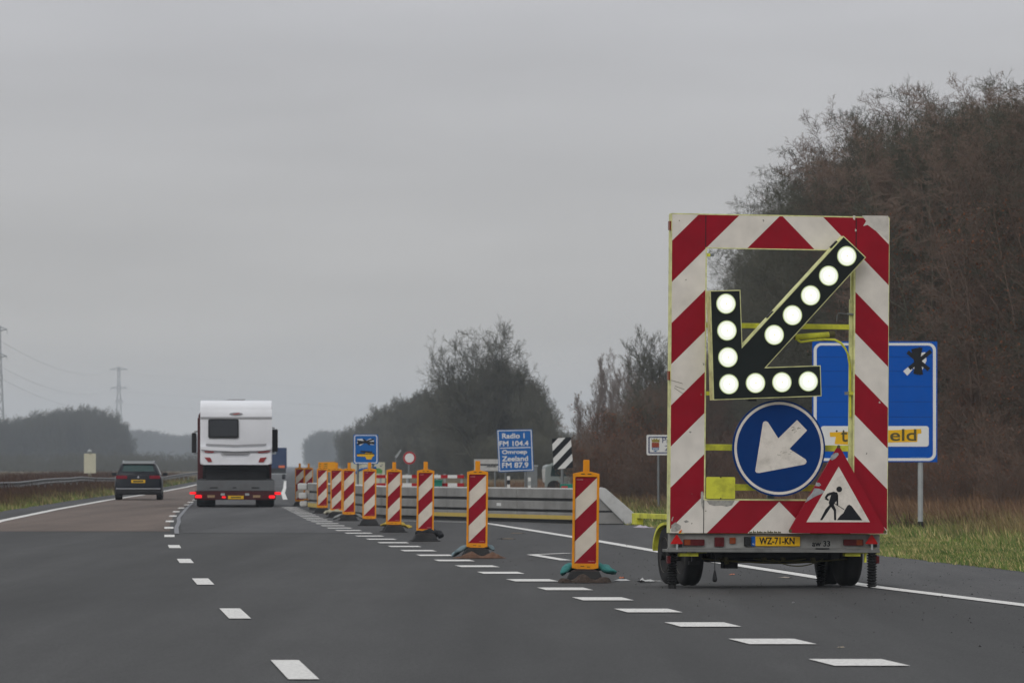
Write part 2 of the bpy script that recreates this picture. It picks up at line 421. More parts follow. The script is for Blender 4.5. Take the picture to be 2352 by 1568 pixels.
def road_strip(t0, t1, Y0, Y1, z, step=4.0, left=None, right=None):
    mb = MB(); Ys = [Y0]
    while Ys[-1] < Y1: Ys.append(min(Y1, Ys[-1] + (step if Ys[-1] < 300 else 40)))
    v = []
    for Y in Ys:
        a = left(Y) if left else Cs(Y) + t0; b = right(Y) if right else Cs(Y) + t1
        v += [(a, Y, z), (b, Y, z)]
    mb.add(v, [(2 * i, 2 * i + 1, 2 * i + 3, 2 * i + 2) for i in range(len(Ys) - 1)]); return mb
LEY = [-30, 60, 116, 147, 187.5, 231, 300, 417, 1000, 5200]; LEX = [-.2, -7.7, -11.4, -12.85, -14.5, -15.9, -18.7, -23.9, -47.4, -215]
def LE(Y): return float(np.interp(Y, LEY, LEX))
tag(road_strip(0, 9.75, -28, 4900, 0.0, left=lambda Y: LE(Y) - 1.25).build('road', M['asphalt']), kind='structure')
tag(road_strip(7.05, 9.6, 20, 125, .004).build('hard_shoulder', M['asphalt_side']), kind='structure')
tag(road_strip(-4, .02, 98.7, 1500, .004, left=lambda Y: LE(Y) - .05).build('brown_left_lane', M['asphalt_brown']), kind='structure')
tag(road_strip(.24, 3.3, 96.2, 1500, .004).build('right_lane', M['asphalt_lane']), kind='structure')

def wear(m, amt_lo, scale, under):
    n, l = m.node_tree.nodes, m.node_tree.links; b = n['Principled BSDF']; src = b.inputs['Base Color'].links[0].from_socket
    t = n.new('ShaderNodeTexCoord'); x = n.new('ShaderNodeTexNoise'); x.inputs['Scale'].default_value = scale; x.inputs['Detail'].default_value = 9; x.inputs['Roughness'].default_value = .8
    l.new(t.outputs['Object'], x.inputs['Vector']); r = n.new('ShaderNodeMapRange'); r.inputs[1].default_value = amt_lo; r.inputs[2].default_value = amt_lo + .04
    l.new(x.outputs[0], r.inputs[0]); k = n.new('ShaderNodeMix'); k.data_type = 'RGBA'; k.inputs[7].default_value = (*under, 1); l.new(r.outputs[0], k.inputs[0]); l.new(src, k.inputs[6]); l.new(k.outputs[2], b.inputs['Base Color'])
wear(M['paint'], .64, 7, (.10, .10, .10))
def quad_mark(name, pts, m, z=.0075):
    mb = MB(); mb.add([(p[0], p[1], z) for p in pts], [tuple(range(len(pts)))]); return mb
# lane dashes: 3 m long every 12 m
mb = MB()
for k in range(-1, 40):
    y0 = 30.4 + 12.05 * k; y1 = y0 + 3.0
    w = .09
    mb.add([(C(y0) - w, y0, .0075), (C(y0) + w, y0, .0075), (C(y1) + w, y1, .0075), (C(y1) - w, y1, .0075)], [(0, 1, 2, 3)])
tag(mb.build('lane_dashes', M['paint']), kind='structure')
# block marking beside the exit lane: 1 m blocks every 4 m
BL = [(33.0, 2.19), (36.8, 1.85), (40.5, 1.52), (44.5, 1.19), (48.4, .87), (52.3, .56), (56, .275), (59.5, -.055), (63.6, -.36), (67, -.65),
      (70.4, -.915), (73.9, -1.19), (77.7, -1.48), (81.5, -1.74), (85.7, -2.02), (104, -3.45), (120, -4.5), (140, -5.7), (160, -6.9), (190, -8.2)]
BLY, BLX = [b[0] for b in BL], [b[1] for b in BL]
def BX(Y): return float(np.interp(Y, BLY, BLX)) if Y >= 33 else 2.19 + (33 - Y) * .0885
mb = MB()
for k in range(-4, 32):
    y0 = 32.45 + 3.93 * k; y1 = y0 + 1.12; w = .235
    mb.add([(BX(y0) - w, y0, .0075), (BX(y0) + w, y0, .0075), (BX(y1) + w, y1, .0075), (BX(y1) - w, y1, .0075)], [(0, 1, 2, 3)])
tag(mb.build('exit_block_marking', M['paint']), kind='structure')
def line_mark(name, pts, w, m, z=.0075):
    mb = MB(); v = []
    for i, p in enumerate(pts):
        a = Vector(pts[max(0, i - 1)]); b = Vector(pts[min(len(pts) - 1, i + 1)]); d = (b - a).normalized(); nn = Vector((-d.y, d.x))
        v += [(p[0] + nn.x * w / 2, p[1] + nn.y * w / 2, z), (p[0] - nn.x * w / 2, p[1] - nn.y * w / 2, z)]
    mb.add(v, [(2 * i, 2 * i + 1, 2 * i + 3, 2 * i + 2) for i in range(len(pts) - 1)])
    return tag(mb.build(name, m), kind='structure')
line_mark('left_edge_line', [(LE(Y) + (0 if Y > 400 else 0), Y) for Y in [-20, 20, 60, 90, 104, 116, 130, 147, 165, 187.5, 210, 231, 260, 300, 417, 700, 1200, 2500]], .22, M['paint'])
RE = [ground_at(x, y) for x, y in ((2700, 1434), (2352, 1390), (2010, 1348), (1830, 1319), (1640, 1290), (1520, 1268), (1376, 1243), (1240, 1221), (1130, 1203.5))]
line_mark('right_edge_line', RE, .20, M['paint'])
line_mark('gore_line', [ground_at(x, y) for x, y in ((1130, 1203.5), (1095, 1200), (1010, 1198), (900, 1196))], .17, M['paint'], z=.0115)
line_mark('arrow_outline', [ground_at(1306, 1270.5), ground_at(1222, 1274), ground_at(1300, 1287)], .16, M['paint'])
line_mark('solid_lane_edge', [(-8.25, 190), (-10.3, 235), (-12.4, 285), (-15, 345), (-18.1, 417)], .17, M['paint'])
jt = [ground_at(x, y) for x, y in ((406, 1226), (405, 1212), (411, 1199), (410, 1190), (418, 1180), (428, 1168), (441, 1156))]
line_mark('tar_joint', jt, .085, M['paint_old'], z=.0115)

# ------------------------------------------------------------------ the arrow-board trailer
TM = Matrix.Translation((2.717, 53.1, 0)) @ Matrix.Rotation(math.radians(13), 4, 'Z') @ Matrix.Rotation(math.radians(.42), 4, 'Y')
TI = TM.inverted()
def tl(x, y, d=0.0):
    """survey pixel -> x,z in the trailer's own frame on its plane y=-d."""
    o = TI @ Vector((0, 0, CH)); q = TI @ world_at(x, y, 50.0); r = q - o
    t = (-d - o.y) / r.y; p = o + r * t; return (p.x, p.z)
T = thing('arrow_board_trailer', 'yellow-green road works trailer with red and white frame and lit lamp arrow pointing down left', 'warning trailer')
T.matrix_world = TM
z5 = zc(1640, 500, 3.137); z6 = zc(1640, 960, 3.92); z7 = zc(1620, 1280, 3.675)
def t5(x, y, d=0.): return tl(*z5(x, y), d)
def t6(x, y, d=0.): return tl(*z6(x, y), d)
def t7(x, y, d=0.): return tl(*z7(x, y), d)
xl, zt = t5(125, 112); xr = t5(1826, 120)[0]; zb = t6(600, 1458)[1]
xil = t5(386, 700)[0]; xir = t5(1560, 700)[0]; zit = t5(900, 381)[1]; zib = t6(900, 1136)[1]
xc = (xl + xr) / 2
# stripe panel object sits centred on xc so the pattern mirrors about its own axis
P = 188 / 226.0
s0x, s0z = tl(1543, 553); phase = -(abs(s0x - xc)) * .974 - s0z
M['frame_stripes'] = stripe_material('frame_stripes', P, phase, True, .974, (.74, .69, .62), (.29, .002, .014), chips=.735)
def panel(name, pts):
    mb = MB(); mb.prism([(p[0] - xc, p[1]) for p in pts], -.012, .0)
    o = mb.build(name, M['frame_stripes'], T); o.location.x = xc; return o
panel('side_panel', [(xl, zb), (xil, zb), (xil, zt), (xl, zt)])
panel('side_panel', [(xir, zb), (xr, zb), (xr, zt), (xir, zt)])
panel('top_panel', [(xil + .003, zit), (xir - .003, zit), (xir - .003, zt), (xil + .003, zt)])
panel('bottom_panel', [(xil + .003, zb), (xir - .003, zb), (xir - .003, zib), (xil + .003, zib)])
# frame behind the panels: yellow tubing with depth
mb = MB(); th = .10
for (a, b, c, d) in ((xl, xl + .05, zb, zt), (xr - .05, xr, zb, zt), (xil - .05, xil - .001, zb, zt), (xir + .001, xir + .05, zb, zt)):
    mb.box(a, b, .001, th, c, d)
for c, d in ((zt - .05, zt), (zit, zit + .04), (zb, zb + .05), (zib - .045, zib)):
    mb.box(xl + .05, xr - .05, .002, th - .002, c, d)
mb.box(xl - .006, xl, -.014, th, zb, zt); mb.box(xr, xr + .005, -.014, th, zb, zt)
mb.box(xl, xr, -.013, th + .001, zt, zt + .012)
mb.box(xil - .002, xil + .012, -.013, .02, zib, zit); mb.box(xir - .010, xir + .002, -.013, .02, zib, zit)
mb.box(xil + .012, xir - .010, -.013, .02, zib - .002, zib + .014); mb.box(xil + .012, xir - .010, -.013, .02, zit - .010, zit)
mb.build('frame', M['yellow_pale'], T)
# seams + worn patches + flakes in the sheeting
M['peel_white'] = mat('peel_white', (.56, .53, .48), .6, var=.12, vscale=12)
M['peel_grey'] = mat('peel_grey', (.34, .33, .30), .7, var=.3, vscale=25)
for x, za, zb__ in ((xil - .006, zit, zt - .005), (xir + .004, zit, zt - .005), (xil - .006, zb, zib)):
    mb = MB(); mb.box(x, x + .007, -.0135, -.0122, za, zb__); mb.build('panel_seam', M['black'], T)
WEAR = (M['black'], M['peel_white'], M['peel_grey'], M['ink_grey'])
def patch(fn, pts, mi=0, d=.0137):
    mb = MB(); mb.prism([fn(x, y, d) for x, y in pts], -d - .0003, -d + .0012); mb.build('worn_patch', WEAR[mi], T)
patch(t5, [(1615, 122), (1648, 165), (1625, 205), (1660, 195), (1720, 240), (1765, 265), (1822, 320), (1822, 125)], 1)
patch(t5, [(1545, 122), (1563, 122), (1560, 158), (1546, 150)], 1)
patch(t5, [(1562, 225), (1574, 235), (1570, 248), (1560, 244)], 1)
patch(t6, [(440, 1060), (452, 1045), (466, 1060), (466, 1200), (460, 1230), (446, 1180), (440, 1110)], 2)
patch(t6, [(497, 1140), (770, 1140), (745, 1185), (690, 1198), (640, 1185), (570, 1190), (520, 1175)], 2)
patch(t6, [(150, 1380), (190, 1350), (245, 1385), (240, 1420), (200, 1445), (150, 1440)], 2)
patch(t6, [(270, 1340), (300, 1330), (325, 1345), (290, 1357)], 2)
patch(t6, [(2180, 180), (2195, 165), (2200, 190)], 1)
patch(t6, [(150, 1330), (165, 1295), (172, 1300), (158, 1345)], 2)
for k in range(9):
    x0 = 910 + k * 34 + (k * 37 % 11); patch(t6, [(x0, 1457), (x0 + 8, 1440 - (k * 13 % 17)), (x0 + 16, 1447), (x0 + 30, 1442), (x0 + 34, 1457)], 3)
for (a, b, c, d) in ((180, 35, 265, 90), (185, 15, 280, 50), (150, -40, 262, -8)):
    patch(t6, [(a, b), (c, d), (c, d + 4), (a, b + 4)], 3)
for (a, b) in ((183, 162), (235, 625), (345, 155)): patch(t5, [(a - 5, b), (a, b - 5), (a + 5, b), (a, b + 5)], 3)
for (a, b) in ((350, 1362), (488, 1240)): patch(t6, [(a - 5, b + 8), (a, b - 7), (a + 7, b + 2)], 3)

# orange side reflectors
for yy in ((165, 235), (1340, 1410)):
    a = t5(118, yy[0]); b = t5(118, yy[1]); mb = MB(); mb.box(xl - .024, xl - .0065, .0, .06, b[1], a[1]); mb.build('side_reflector', M['lens_amber'], T)

# crossbars and posts of the lamp carrier
def bar(name, fn, x0, y0, x1, y1, d, dep, m=None, y2=None):
    a = fn(x0, y0, d); b = fn(x1, y1, d); mb = MB(); mb.box(a[0], b[0], -d, -d + dep, b[1], a[1]); return mb.build(name, m or M['yellow_green'], T, bevel=.004)
bar('crossbar', t5, 387, 960, 1553, 1016, -.06, .06)
bar('crossbar', t6, 478, 587, 1920, 660, -.06, .06)
bar('crossbar', t6, 775, 978, 1560, 1046, -.06, .06)
mb = MB(); a = t5(1533, 380, -.05); b = t5(1554, 380, -.05)
mb.box(a[0], b[0], .05, .09, zib, zit)
c = t6(1890, 600, -.04); mb.box(c[0], c[0] + .035, .04, .075, zib + .28, zit - .5); mb.build('inner_post', M['yellow_pale'], T, bevel=.003)
for (x0, y0, x1, y1, fn) in ((393, 418, 425, 443, t5), (1512, 1500, 1548, 1528, t5), (490, 70, 530, 108, t6)):
    mb = MB(); a, b = fn(x0, y0, 0), fn(x1, y1, 0); mb.box(a[0], b[0], -.004, .045, b[1], a[1]); mb.build('bracket', M['yellow_green'], T)
for (x0, y0, x1, y1, fn) in ((425, 420, 455, 443, t5), (1487, 1502, 1512, 1526, t5), (528, 80, 550, 104, t6)):
    mb = MB(); a, b = fn(x0, y0, 0), fn(x1, y1, 0); mb.box(a[0], b[0], -.002, .04, b[1], a[1]); mb.build('bolt', M['galv_dark'], T)
a = t6(495, 907, .03); b = t6(775, 1122, .03); mb = MB(); mb.prism(rrect(a[0], b[0], b[1], a[1], .015), -.03, -.012); mb.build('cover_plate', M['yellow_green'], T)
for (xx, yy) in ((635, 911), (635, 1118)):
    p = t6(xx, yy, .032); mb = MB(); mb.lathe([(.007, -.034), (.008, -.03)], 'y', 8, (p[0], 0, p[1])); mb.build('screw', M['black'], T)
# lift cylinder and hose
mb = MB(); p0, p1 = t5(1090, 1075, -.05), t5(1360, 1055, -.05)
mb.tube([(p0[0], .05, p0[1]), (p1[0], .05, p1[1])], .030, 12); mb.build('lift_cylinder', M['yellow_green'], T, smooth=True)
mb = MB(); mb.tube([(t5(1355, 1055, -.05)[0], .05, t5(1355, 1055, -.05)[1]), (t5(1398, 1048, -.05)[0], .05, t5(1398, 1048, -.05)[1])], .034, 10)
mb.build('cylinder_end', M['ink_grey'], T); mb = MB(); q0, q1 = t5(1080, 1080, -.05), t5(1125, 1070, -.05); mb.tube([(q0[0], .05, q0[1]), (q1[0], .05, q1[1])], .022, 10); mb.build('cylinder_end', M['ink_grey'], T)
hp = [t5(x, y, -.03) for x, y in ((1110, 1095), (1135, 1112), (1200, 1103), (1320, 1092), (1400, 1095), (1450, 1120), (1485, 1165), (1508, 1220), (1520, 1300), (1523, 1420), (1523, 1560), (1525, 1700))]
mb = MB(); mb.tube([(p[0], .03, p[1]) for p in hp], .012, 8); mb.build('hose', M['yellow_green'], T, smooth=True)
hp = [t5(x, y, -.03) for x, y in ((1545, 897), (1490, 892), (1430, 886), (1418, 905), (1415, 950))]
mb = MB(); mb.tube([(p[0], .02, p[1]) for p in hp], .004, 6); mb.tube([(hp[0][0], .02, hp[0][1]), (hp[1][0] + .01, .02, hp[1][1])], .011, 8); mb.build('lever', M['galv_dark'], T)

# lamp arrow
D = .20
apx = [(1633, 669.4), (1698.7, 667.9), (1703.6, 800.6), (1938, 545), (1986.5, 591), (1755, 845.4), (1883, 841), (1885, 907.5), (1640.6, 916.3)]
ap = [tl(x, y, D) for x, y in apx]
A = MB(); A.prism(ap, -D, -D + .055, 0)
arrow = A.build('arrow_housing', [M['black_box']], T)
def shrink(pts, g):
    n = len(pts); ar = sum(pts[i][0] * pts[(i + 1) % n][1] - pts[(i + 1) % n][0] * pts[i][1] for i in range(n)); s = 1 if ar > 0 else -1
    out = []
    for i in range(n):
        p, a, b = Vector(pts[i]), Vector(pts[i - 1]), Vector(pts[(i + 1) % n])
        d1, d2 = (p - a).normalized(), (b - p).normalized()
        n1, n2 = Vector((-d1.y, d1.x)) * s, Vector((-d2.y, d2.x)) * s
        bis = (n1 + n2); bis /= max(.3, bis.dot(n1)) ; out.append(tuple(p + bis * g))
    return out
mb = MB(); og = shrink(ap, -.010)
mb.ring(og, shrink(ap, -.0005), -D + .004, -D + .14); mb.prism(shrink(ap, -.0004), -D + .058, -D + .135)
mb.build('arrow_rim', M['yellow_pale'], arrow)
for (x, y, w_) in ((1400, 350, .05), (900, 900, .05)):
    mb = MB(); p = t5(x, y, D - .03); c_, s_ = .70, .71
    pts = [(p[0] + u * c_ - v * s_, p[1] + u * s_ + v * c_) for u, v in ((-.045, -.012), (.045, -.012), (.045, .012), (-.045, .012))]
    mb.prism(pts, -D + .03, -D + .08); mb.build('hinge', M['black'], arrow)
mb = MB(); p = t6(945, 148, D - .03); mb.box(p[0] - .04, p[0] + .04, -D + .02, -D + .07, p[1] - .02, p[1] + .02)
mb.build('hinge', M['black'], arrow)
for (x, y) in ((547, 813), (554, 1023), (562, 1233), (570, 1443), (778, 1434), (985, 1428), (1192, 1421), (925, 1057), (1068, 903), (1210, 748), (1352, 594), (1494, 440)):
    p = t5(x, y, D); mb = MB()
    mb.lathe([(.1, -D - .001), (.102, -D - .012), (.098, -D - .018), (.0925, -D - .012), (.0925, -D - .002)], 'y', 32, (p[0], 0, p[1]))
    lamp = mb.build('lamp', M['lamp_rim'], arrow)
    mb = MB(); mb.lathe([(.0922, -D - .003), (.0922, -D - .012), (.075, -D - .020), (.060, -D - .0225)], 'y', 32, (p[0], 0, p[1])); mb.lathe([(.060, -D - .0226), (.045, -D - .025), (.018, -D - .027)], 'y', 32, (p[0], 0, p[1]), 1); mb.build('lens', [M['lamp_lit'], M['lamp_hot']], lamp, smooth=True)
    mb = MB(); mb.lathe([(.0088, -D - .0278), (.006, -D - .0295)], 'y', 12, (p[0], 0, p[1])); mb.build('bulb', M['lamp_core'], lamp)
# carrier struts from arrow to crossbars
mb = MB()
for (x, y) in ((1100, 985), (600, 985)):
    p = t5(x, y, D - .15); mb.box(p[0] - .02, p[0] + .02, -D + .14, .06, p[1] - .02, p[1] + .02)
mb.build('arrow_mount', M['yellow_green'], T)

# round blue keep-left disc
D2 = .085; c0 = t6(1205, 627, D2); R = 464 / 3.92 / 1.08844 / 226 / .985
disc = MB(); disc.prism(circ(c0[0], c0[1], R, 64), -D2, -D2 + .02); disc = disc.build('round_sign', M['blue_dark'], T)
mb = MB(); mb.ring(circ(c0[0], c0[1], R * .963, 64), circ(c0[0], c0[1], R * .908, 64), -D2 - .002, -D2 - .0004)
mb.build('white_border', M['white_sheet'], disc)
ar_px = [(985, 866), (972, 850), (975, 830), (1046, 385), (1054, 367), (1075, 361), (1096, 370), (1198, 530), (1382, 350), (1480, 452), (1308, 632), (1466, 735), (1476, 757), (1468, 776), (1450, 786), (1010, 869)]
mb = MB(); mb.prism([t6(x, y, D2) for x, y in ar_px], -D2 - .0022, -D2 - .0004); mb.build('white_arrow', M['white_sheet'], disc)
mb = MB()
rs = random.Random(4)
for k in range(16):
    x = rs.choice([rs.uniform(1200, 1400), rs.uniform(1330, 1440)]); y = (rs.uniform(660, 760) if x < 1330 and k % 2 else rs.uniform(420, 470)) if k < 12 else rs.uniform(640, 700)
    if not (1000 < x < 1460): continue
    a_ = rs.uniform(-.6, .3); L = rs.uniform(8, 22)
    if y < 480 and not (1330 < x < 1450): x = rs.uniform(1340, 1430)
    mb.prism([t6(x + u * math.cos(a_) - v * math.sin(a_), y + u * math.sin(a_) + v * math.cos(a_), D2) for u, v in ((-L, -1.6), (L, -1), (L, 1), (-L, 1.6))], -D2 - .003, -D2 - .0024)
mb.build('scratches', M['ink_grey'], disc)
mb = MB(); p = t6(1125, 1100, -.03); mb.box(p[0] - .035, p[0] + .04, .03, .06, p[1] - .05, p[1] + .02); mb.build('sign_clamp', M['galv_dark'], T)

# triangle road works sign
D3 = .13
def rtri(pts, r, k=4):
    out = []; n = len(pts)
    for i in range(n):
        p, a, b = Vector(pts[i]), Vector(pts[i - 1]), Vector(pts[(i + 1) % n]); u = (a - p).normalized(); w = (b - p).normalized()
        for j in range(k + 1):
            t = j / k; q = p + u * r * (1 - t) ** 2 + w * r * t ** 2 ; out.append(tuple(q))
    return out
tri = [t6(1790, 592, D3), t6(2268, 1462, D3), t6(1290, 1456, D3)]
s_ = MB(); s_.prism(rtri(tri, .045), -D3, -D3 + .018); s_ = s_.build('triangle_sign', M['red_sheet'], T)
mb = MB(); mb.prism([t6(1790, 806, D3), t6(2096, 1350, D3), t6(1473, 1350, D3)], -D3 - .0018, -D3 - .0003); mb.build('white_field', M['white_sheet'], s_)
mb = MB(); y0_, y1_ = -D3 - .0034, -D3 - .002
def fig(pts): mb.prism([t6(x, y, D3) for x, y in pts], y0_, y1_)
fig([(1795 + 28 * math.cos(a * math.pi / 9), 1028 + 28 * math.sin(a * math.pi / 9)) for a in range(18)])
fig([(1700, 1062), (1740, 1051), (1775, 1060), (1784, 1085), (1780, 1130), (1752, 1160), (1740, 1185), (1700, 1185), (1692, 1160), (1704, 1120), (1715, 1085), (1690, 1092), (1670, 1118), (1652, 1108), (1676, 1072)])
fig([(1668, 1108), (1650, 1122), (1688, 1142), (1694, 1128)])
fig([(1700, 1180), (1738, 1182), (1712, 1205), (1628, 1330), (1607, 1330), (1660, 1225)])
fig([(1704, 1184), (1742, 1180), (1764, 1228), (1765, 1330), (1745, 1330), (1742, 1240)])
fig([(1762, 1090), (1784, 1085), (1785, 1185), (1768, 1188), (1768, 1120)])
fig([(1738, 1163), (1742, 1158), (1846, 1224), (1842, 1230)])
fig([(1772, 1330), (1806, 1285), (1835, 1262), (1850, 1230), (1875, 1188), (1893, 1178), (1915, 1190), (1960, 1250), (2022, 1332)])
mb.build('digging_figure', M['ink'], s_)
bmm = mat('bare_metal', (.36, .37, .38), .6, .2, var=.15, vscale=15, dirt=(.10, .10, .10), dscale=20, damt=.8)
for pts in ([(1755, 672), (1785, 672), (1790, 690), (1760, 725), (1725, 745), (1705, 735), (1715, 700)],
            [(1570, 960), (1600, 965), (1618, 985), (1600, 1000), (1560, 995)],
            [(1550, 1018), (1600, 1022), (1650, 1045), (1640, 1065), (1560, 1098), (1460, 1160), (1485, 1110), (1530, 1060)]):
    mb = MB(); mb.prism([t6(x, y, D3) for x, y in pts], -D3 - .0016, -D3 - .0004); mb.build('bare_metal_patch', bmm, s_)
for x, y in ((1316, 1436), (2244, 1446), (1790, 612)):
    mb = MB(); p = t6(x, y, D3); mb.lathe([(.016, -D3 - .004), (.018, -D3 - .0005)], 'y', 10, (p[0], 0, p[1])); mb.build('bolt', M['ink_grey'], s_)

# rear panel, bumper, lights and plate
a = t7(196, 195, -.04); b = t7(2128, 330, -.04)
mb = MB(); mb.box(a[0], b[0], .04, .10, b[1] + .0, a[1]); rp = mb.build('rear_panel', M['grey_panel'], T)
a = t7(186, 328, .02); b = t7(2132, 372, .02)
mb = MB(); mb.box(a[0], b[0], -.02, .22, b[1], a[1] - .012); mb.box(a[0], b[0], -.005, .04, a[1] - .012, a[1] + .004); mb.build('bumper', mat('bumper_grey', (.20, .20, .19), .55, .2, var=.15, vscale=5, dirt=(.08, .075, .065), dscale=4, damt=.8), T, bevel=.004)
def small(name, x0, y0, x1, y1, m, dep=.03, r=.008, par=None):
    a = t7(x0, y0, -.01); b = t7(x1, y1, -.01); mb = MB(); mb.prism(rrect(a[0], b[0], b[1], a[1], r), .04 - dep, .0395); return mb.build(name, m, par or T, bevel=.002)
for x0, x1 in ((330, 520), (1800, 1980)):
    tlg = small('tail_light', x0, 247, x1, 305, M['lens_red'])
    a = t7(x0 + 8 if x0 > 1000 else x0 + 6, 252, .0); b = t7(x0 + 60, 300, .0); mb = MB()
    xa = a[0] if x0 < 1000 else t7(x1 - 62, 252, 0)[0]; mb.prism(rrect(xa, xa + (b[0] - a[0]), b[1], a[1], .004), .004, .0095); mb.build('indicator_lens', M['lens_amber'], tlg)
small('fog_light', 615, 228, 700, 314, M['lens_red'])
lg = small('amber_lamp', 755, 230, 808, 288, M['lens_amber'], .02)
small('socket_box', 888, 224, 942, 310, M['black'], .05)
pl = small('number_plate', 990, 221, 1400, 311, M['plate_yellow'], .02, .006)
small('plate_band', 953, 221, 989, 311, mat('plate_blue', (.005, .09, .36), .5), .02, .006, pl)
a = t7(1024, 292, -.01); b = t7(1345, 233, -.01); o = text_obj('plate_lettering', 'WZ-71-KN', a[0], a[1], .017, b[0] - a[0], b[1] - a[1], M['ink'], pl); bold(o, .003)
a = t7(962, 300, -.01); o = text_obj('country_code', 'NL', a[0], a[1], .017, .022, .018, M['sign_white'], pl)
a = t7(1506, 312, -.04); b = t7(1670, 264, -.04); o = text_obj('fleet_number', 'aw 33', a[0], a[1], .037, b[0] - a[0], b[1] - a[1], M['ink'], T); bold(o, .003)
a = t7(1540, 336, -.0); b = t7(1660, 327, 0); mb = MB(); mb.box(a[0], b[0], -.022, .02, a[1], b[1]); mb.build('label_strip', M['black'], T)
for cx_ in (265, 2056):
    pts = [t7(cx_, 200, .015), t7(cx_ + 60, 290, .015), t7(cx_ - 60, 290, .015)]
    mb = MB(); mb.prism(rtri(pts, .012, 2), -.015, -.004); rf = mb.build('triangle_reflector', M['refl_red'], T)
    a = t7(cx_ - 9, 290, 0); b = t7(cx_ + 9, 345, 0); mb = MB(); mb.box(a[0], b[0], -.01, .0, b[1], a[1]); mb.build('reflector_stay', M['galv'], rf)
    a = t7(cx_ + 15, 285, 0); b = t7(cx_ + 48, 318, 0); mb = MB(); mb.box(a[0], b[0], .0, .04, b[1], a[1]); mb.build('marker_lamp', M['black'], rf)
for x0, x1 in ((183, 214), (2098, 2132)):
    a = t7(x0, 400, 0); b = t7(x1, 470, 0); mb = MB(); mb.box(a[0], b[0], .02, .07, b[1], a[1]); mb.build('side_marker', M['lens_red'], T, bevel=.004)
mb = MB()
for x0, x1 in ((300, 470), (1820, 1960)):
    a = t7(x0, 374, 0); b = t7(x1, 404, 0); mb.box(a[0], b[0], .03, .12, b[1], a[1])
a = t7(2000, 372, 0); b = t7(2016, 640, 0); mb.box(a[0], a[0] + .018, .03, .06, b[1] + .2, a[1])
mb.build('yellow_bracket', M['yellow_green'], T)
mb = MB(); p = t7(300, 175, .02); mb.prism([t7(282, 195, .02), t7(290, 170, .02), t7(312, 158, .02), t7(306, 185, .02)], -.02, -.015); mb.build('orange_tag', mat('tag_orange', (.8, .16, .01), .5), T)

# chassis, deck, drawbar
zc_ = t7(0, 385)[1]
mb = MB()
for x in (-.62, .62): mb.box(x - .04, x + .04, .12, 1.45, zc_ - .04, zc_ + .06)
for y in (.22, .75, 1.38): mb.box(-.70, .70, y, y + .07, zc_ - .03, zc_ + .05)
mb.box(-.72, .72, .13, 1.4, zc_ + .062, zc_ + .10)
mb.box(-.5, .55, .45, 1.2, zc_ - .09, zc_ - .041)
mb.build('chassis', M['black'], T)
AX = (.62, 1.27)
mb = MB()
for y in AX: mb.tube([(-.92, y, .31), (.92, y, .31)], .045, 10)
mb.box(-.45, -.30, .5, .62, zc_ - .15, zc_ - .05)
mb.build('axle', M['black'], T)
mb = MB()
for k, (x0, x1, sag, y) in enumerate(((-.75, .35, .035, .25), (-.55, .75, .05, .4), (.0, .55, .075, .3), (-.2, .8, .03, .28))):
    mb.tube([(x0 + (x1 - x0) * i / 10, y, zc_ - .045 - sag * 4 * (i / 10) * (1 - i / 10)) for i in range(11)], .006, 5)
for x, dz in ((-.5, .1), (-.1, .06), (.1, .06), (.42, .07)): mb.tube([(x, .3, zc_), (x + .03, .3, zc_ - dz)], .025, 6)
mb.build('cable', M['ink_grey'], T)
p = t7(637, 372); q = t7(637, 640)
mb = MB(); mb.tube([(p[0], .1, p[1]), (q[0], .1, q[1] + .10)], .004, 6); mb.lathe([(.006, .12), (.012, .10), (.022, .05), (.026, .02), (.015, 0)], 'z', 12, (q[0], .1, q[1])); mb.build('hanging_plumb', M['black'], T)
mb = MB(); p = t7(470, 370); q = t7(470, 480); mb.box(p[0] - .02, p[0] + .02, .2, .24, q[1], p[1] + .02); mb.box(p[0] - .05, p[0] + .06, .2, .24, q[1] - .005, q[1] + .03); mb.build('tow_bracket', M['black'], T)
mb = MB()
mb.box(-.98, .98, .105, .32, .53, .82); mb.box(-.55, .55, .33, 1.35, .53, .80)
mb.build('deck', M['yellow_green'], T, bevel=.006)
for s in (-1, 1):
    mb = MB(); mb.box(s * .90 - .03, s * .90 + .03, .101, .16, .83, 3.55); mb.build('mast', M['yellow_green'], T)
mb = MB()
mb.box(-.035, .035, 2.9, 5.95, .655, .712)
for x in (-.58, .58):
    mb.add([(x - .035, 1.3, .60), (x + .035, 1.3, .60), (x / 12 + .035, 3.0, .655), (x / 12 - .035, 3.0, .655), (x - .035, 1.3, .66), (x + .035, 1.3, .66), (x / 12 + .035, 3.0, .712), (x / 12 - .035, 3.0, .712)],
           [(0, 3, 2, 1), (4, 5, 6, 7), (0, 1, 5, 4), (1, 2, 6, 5), (2, 3, 7, 6), (3, 0, 4, 7)])
mb.box(-.04, .04, 5.72, 5.93, .585, .6545)
db = mb.build('drawbar', M['yellow_green'], T, bevel=.004)


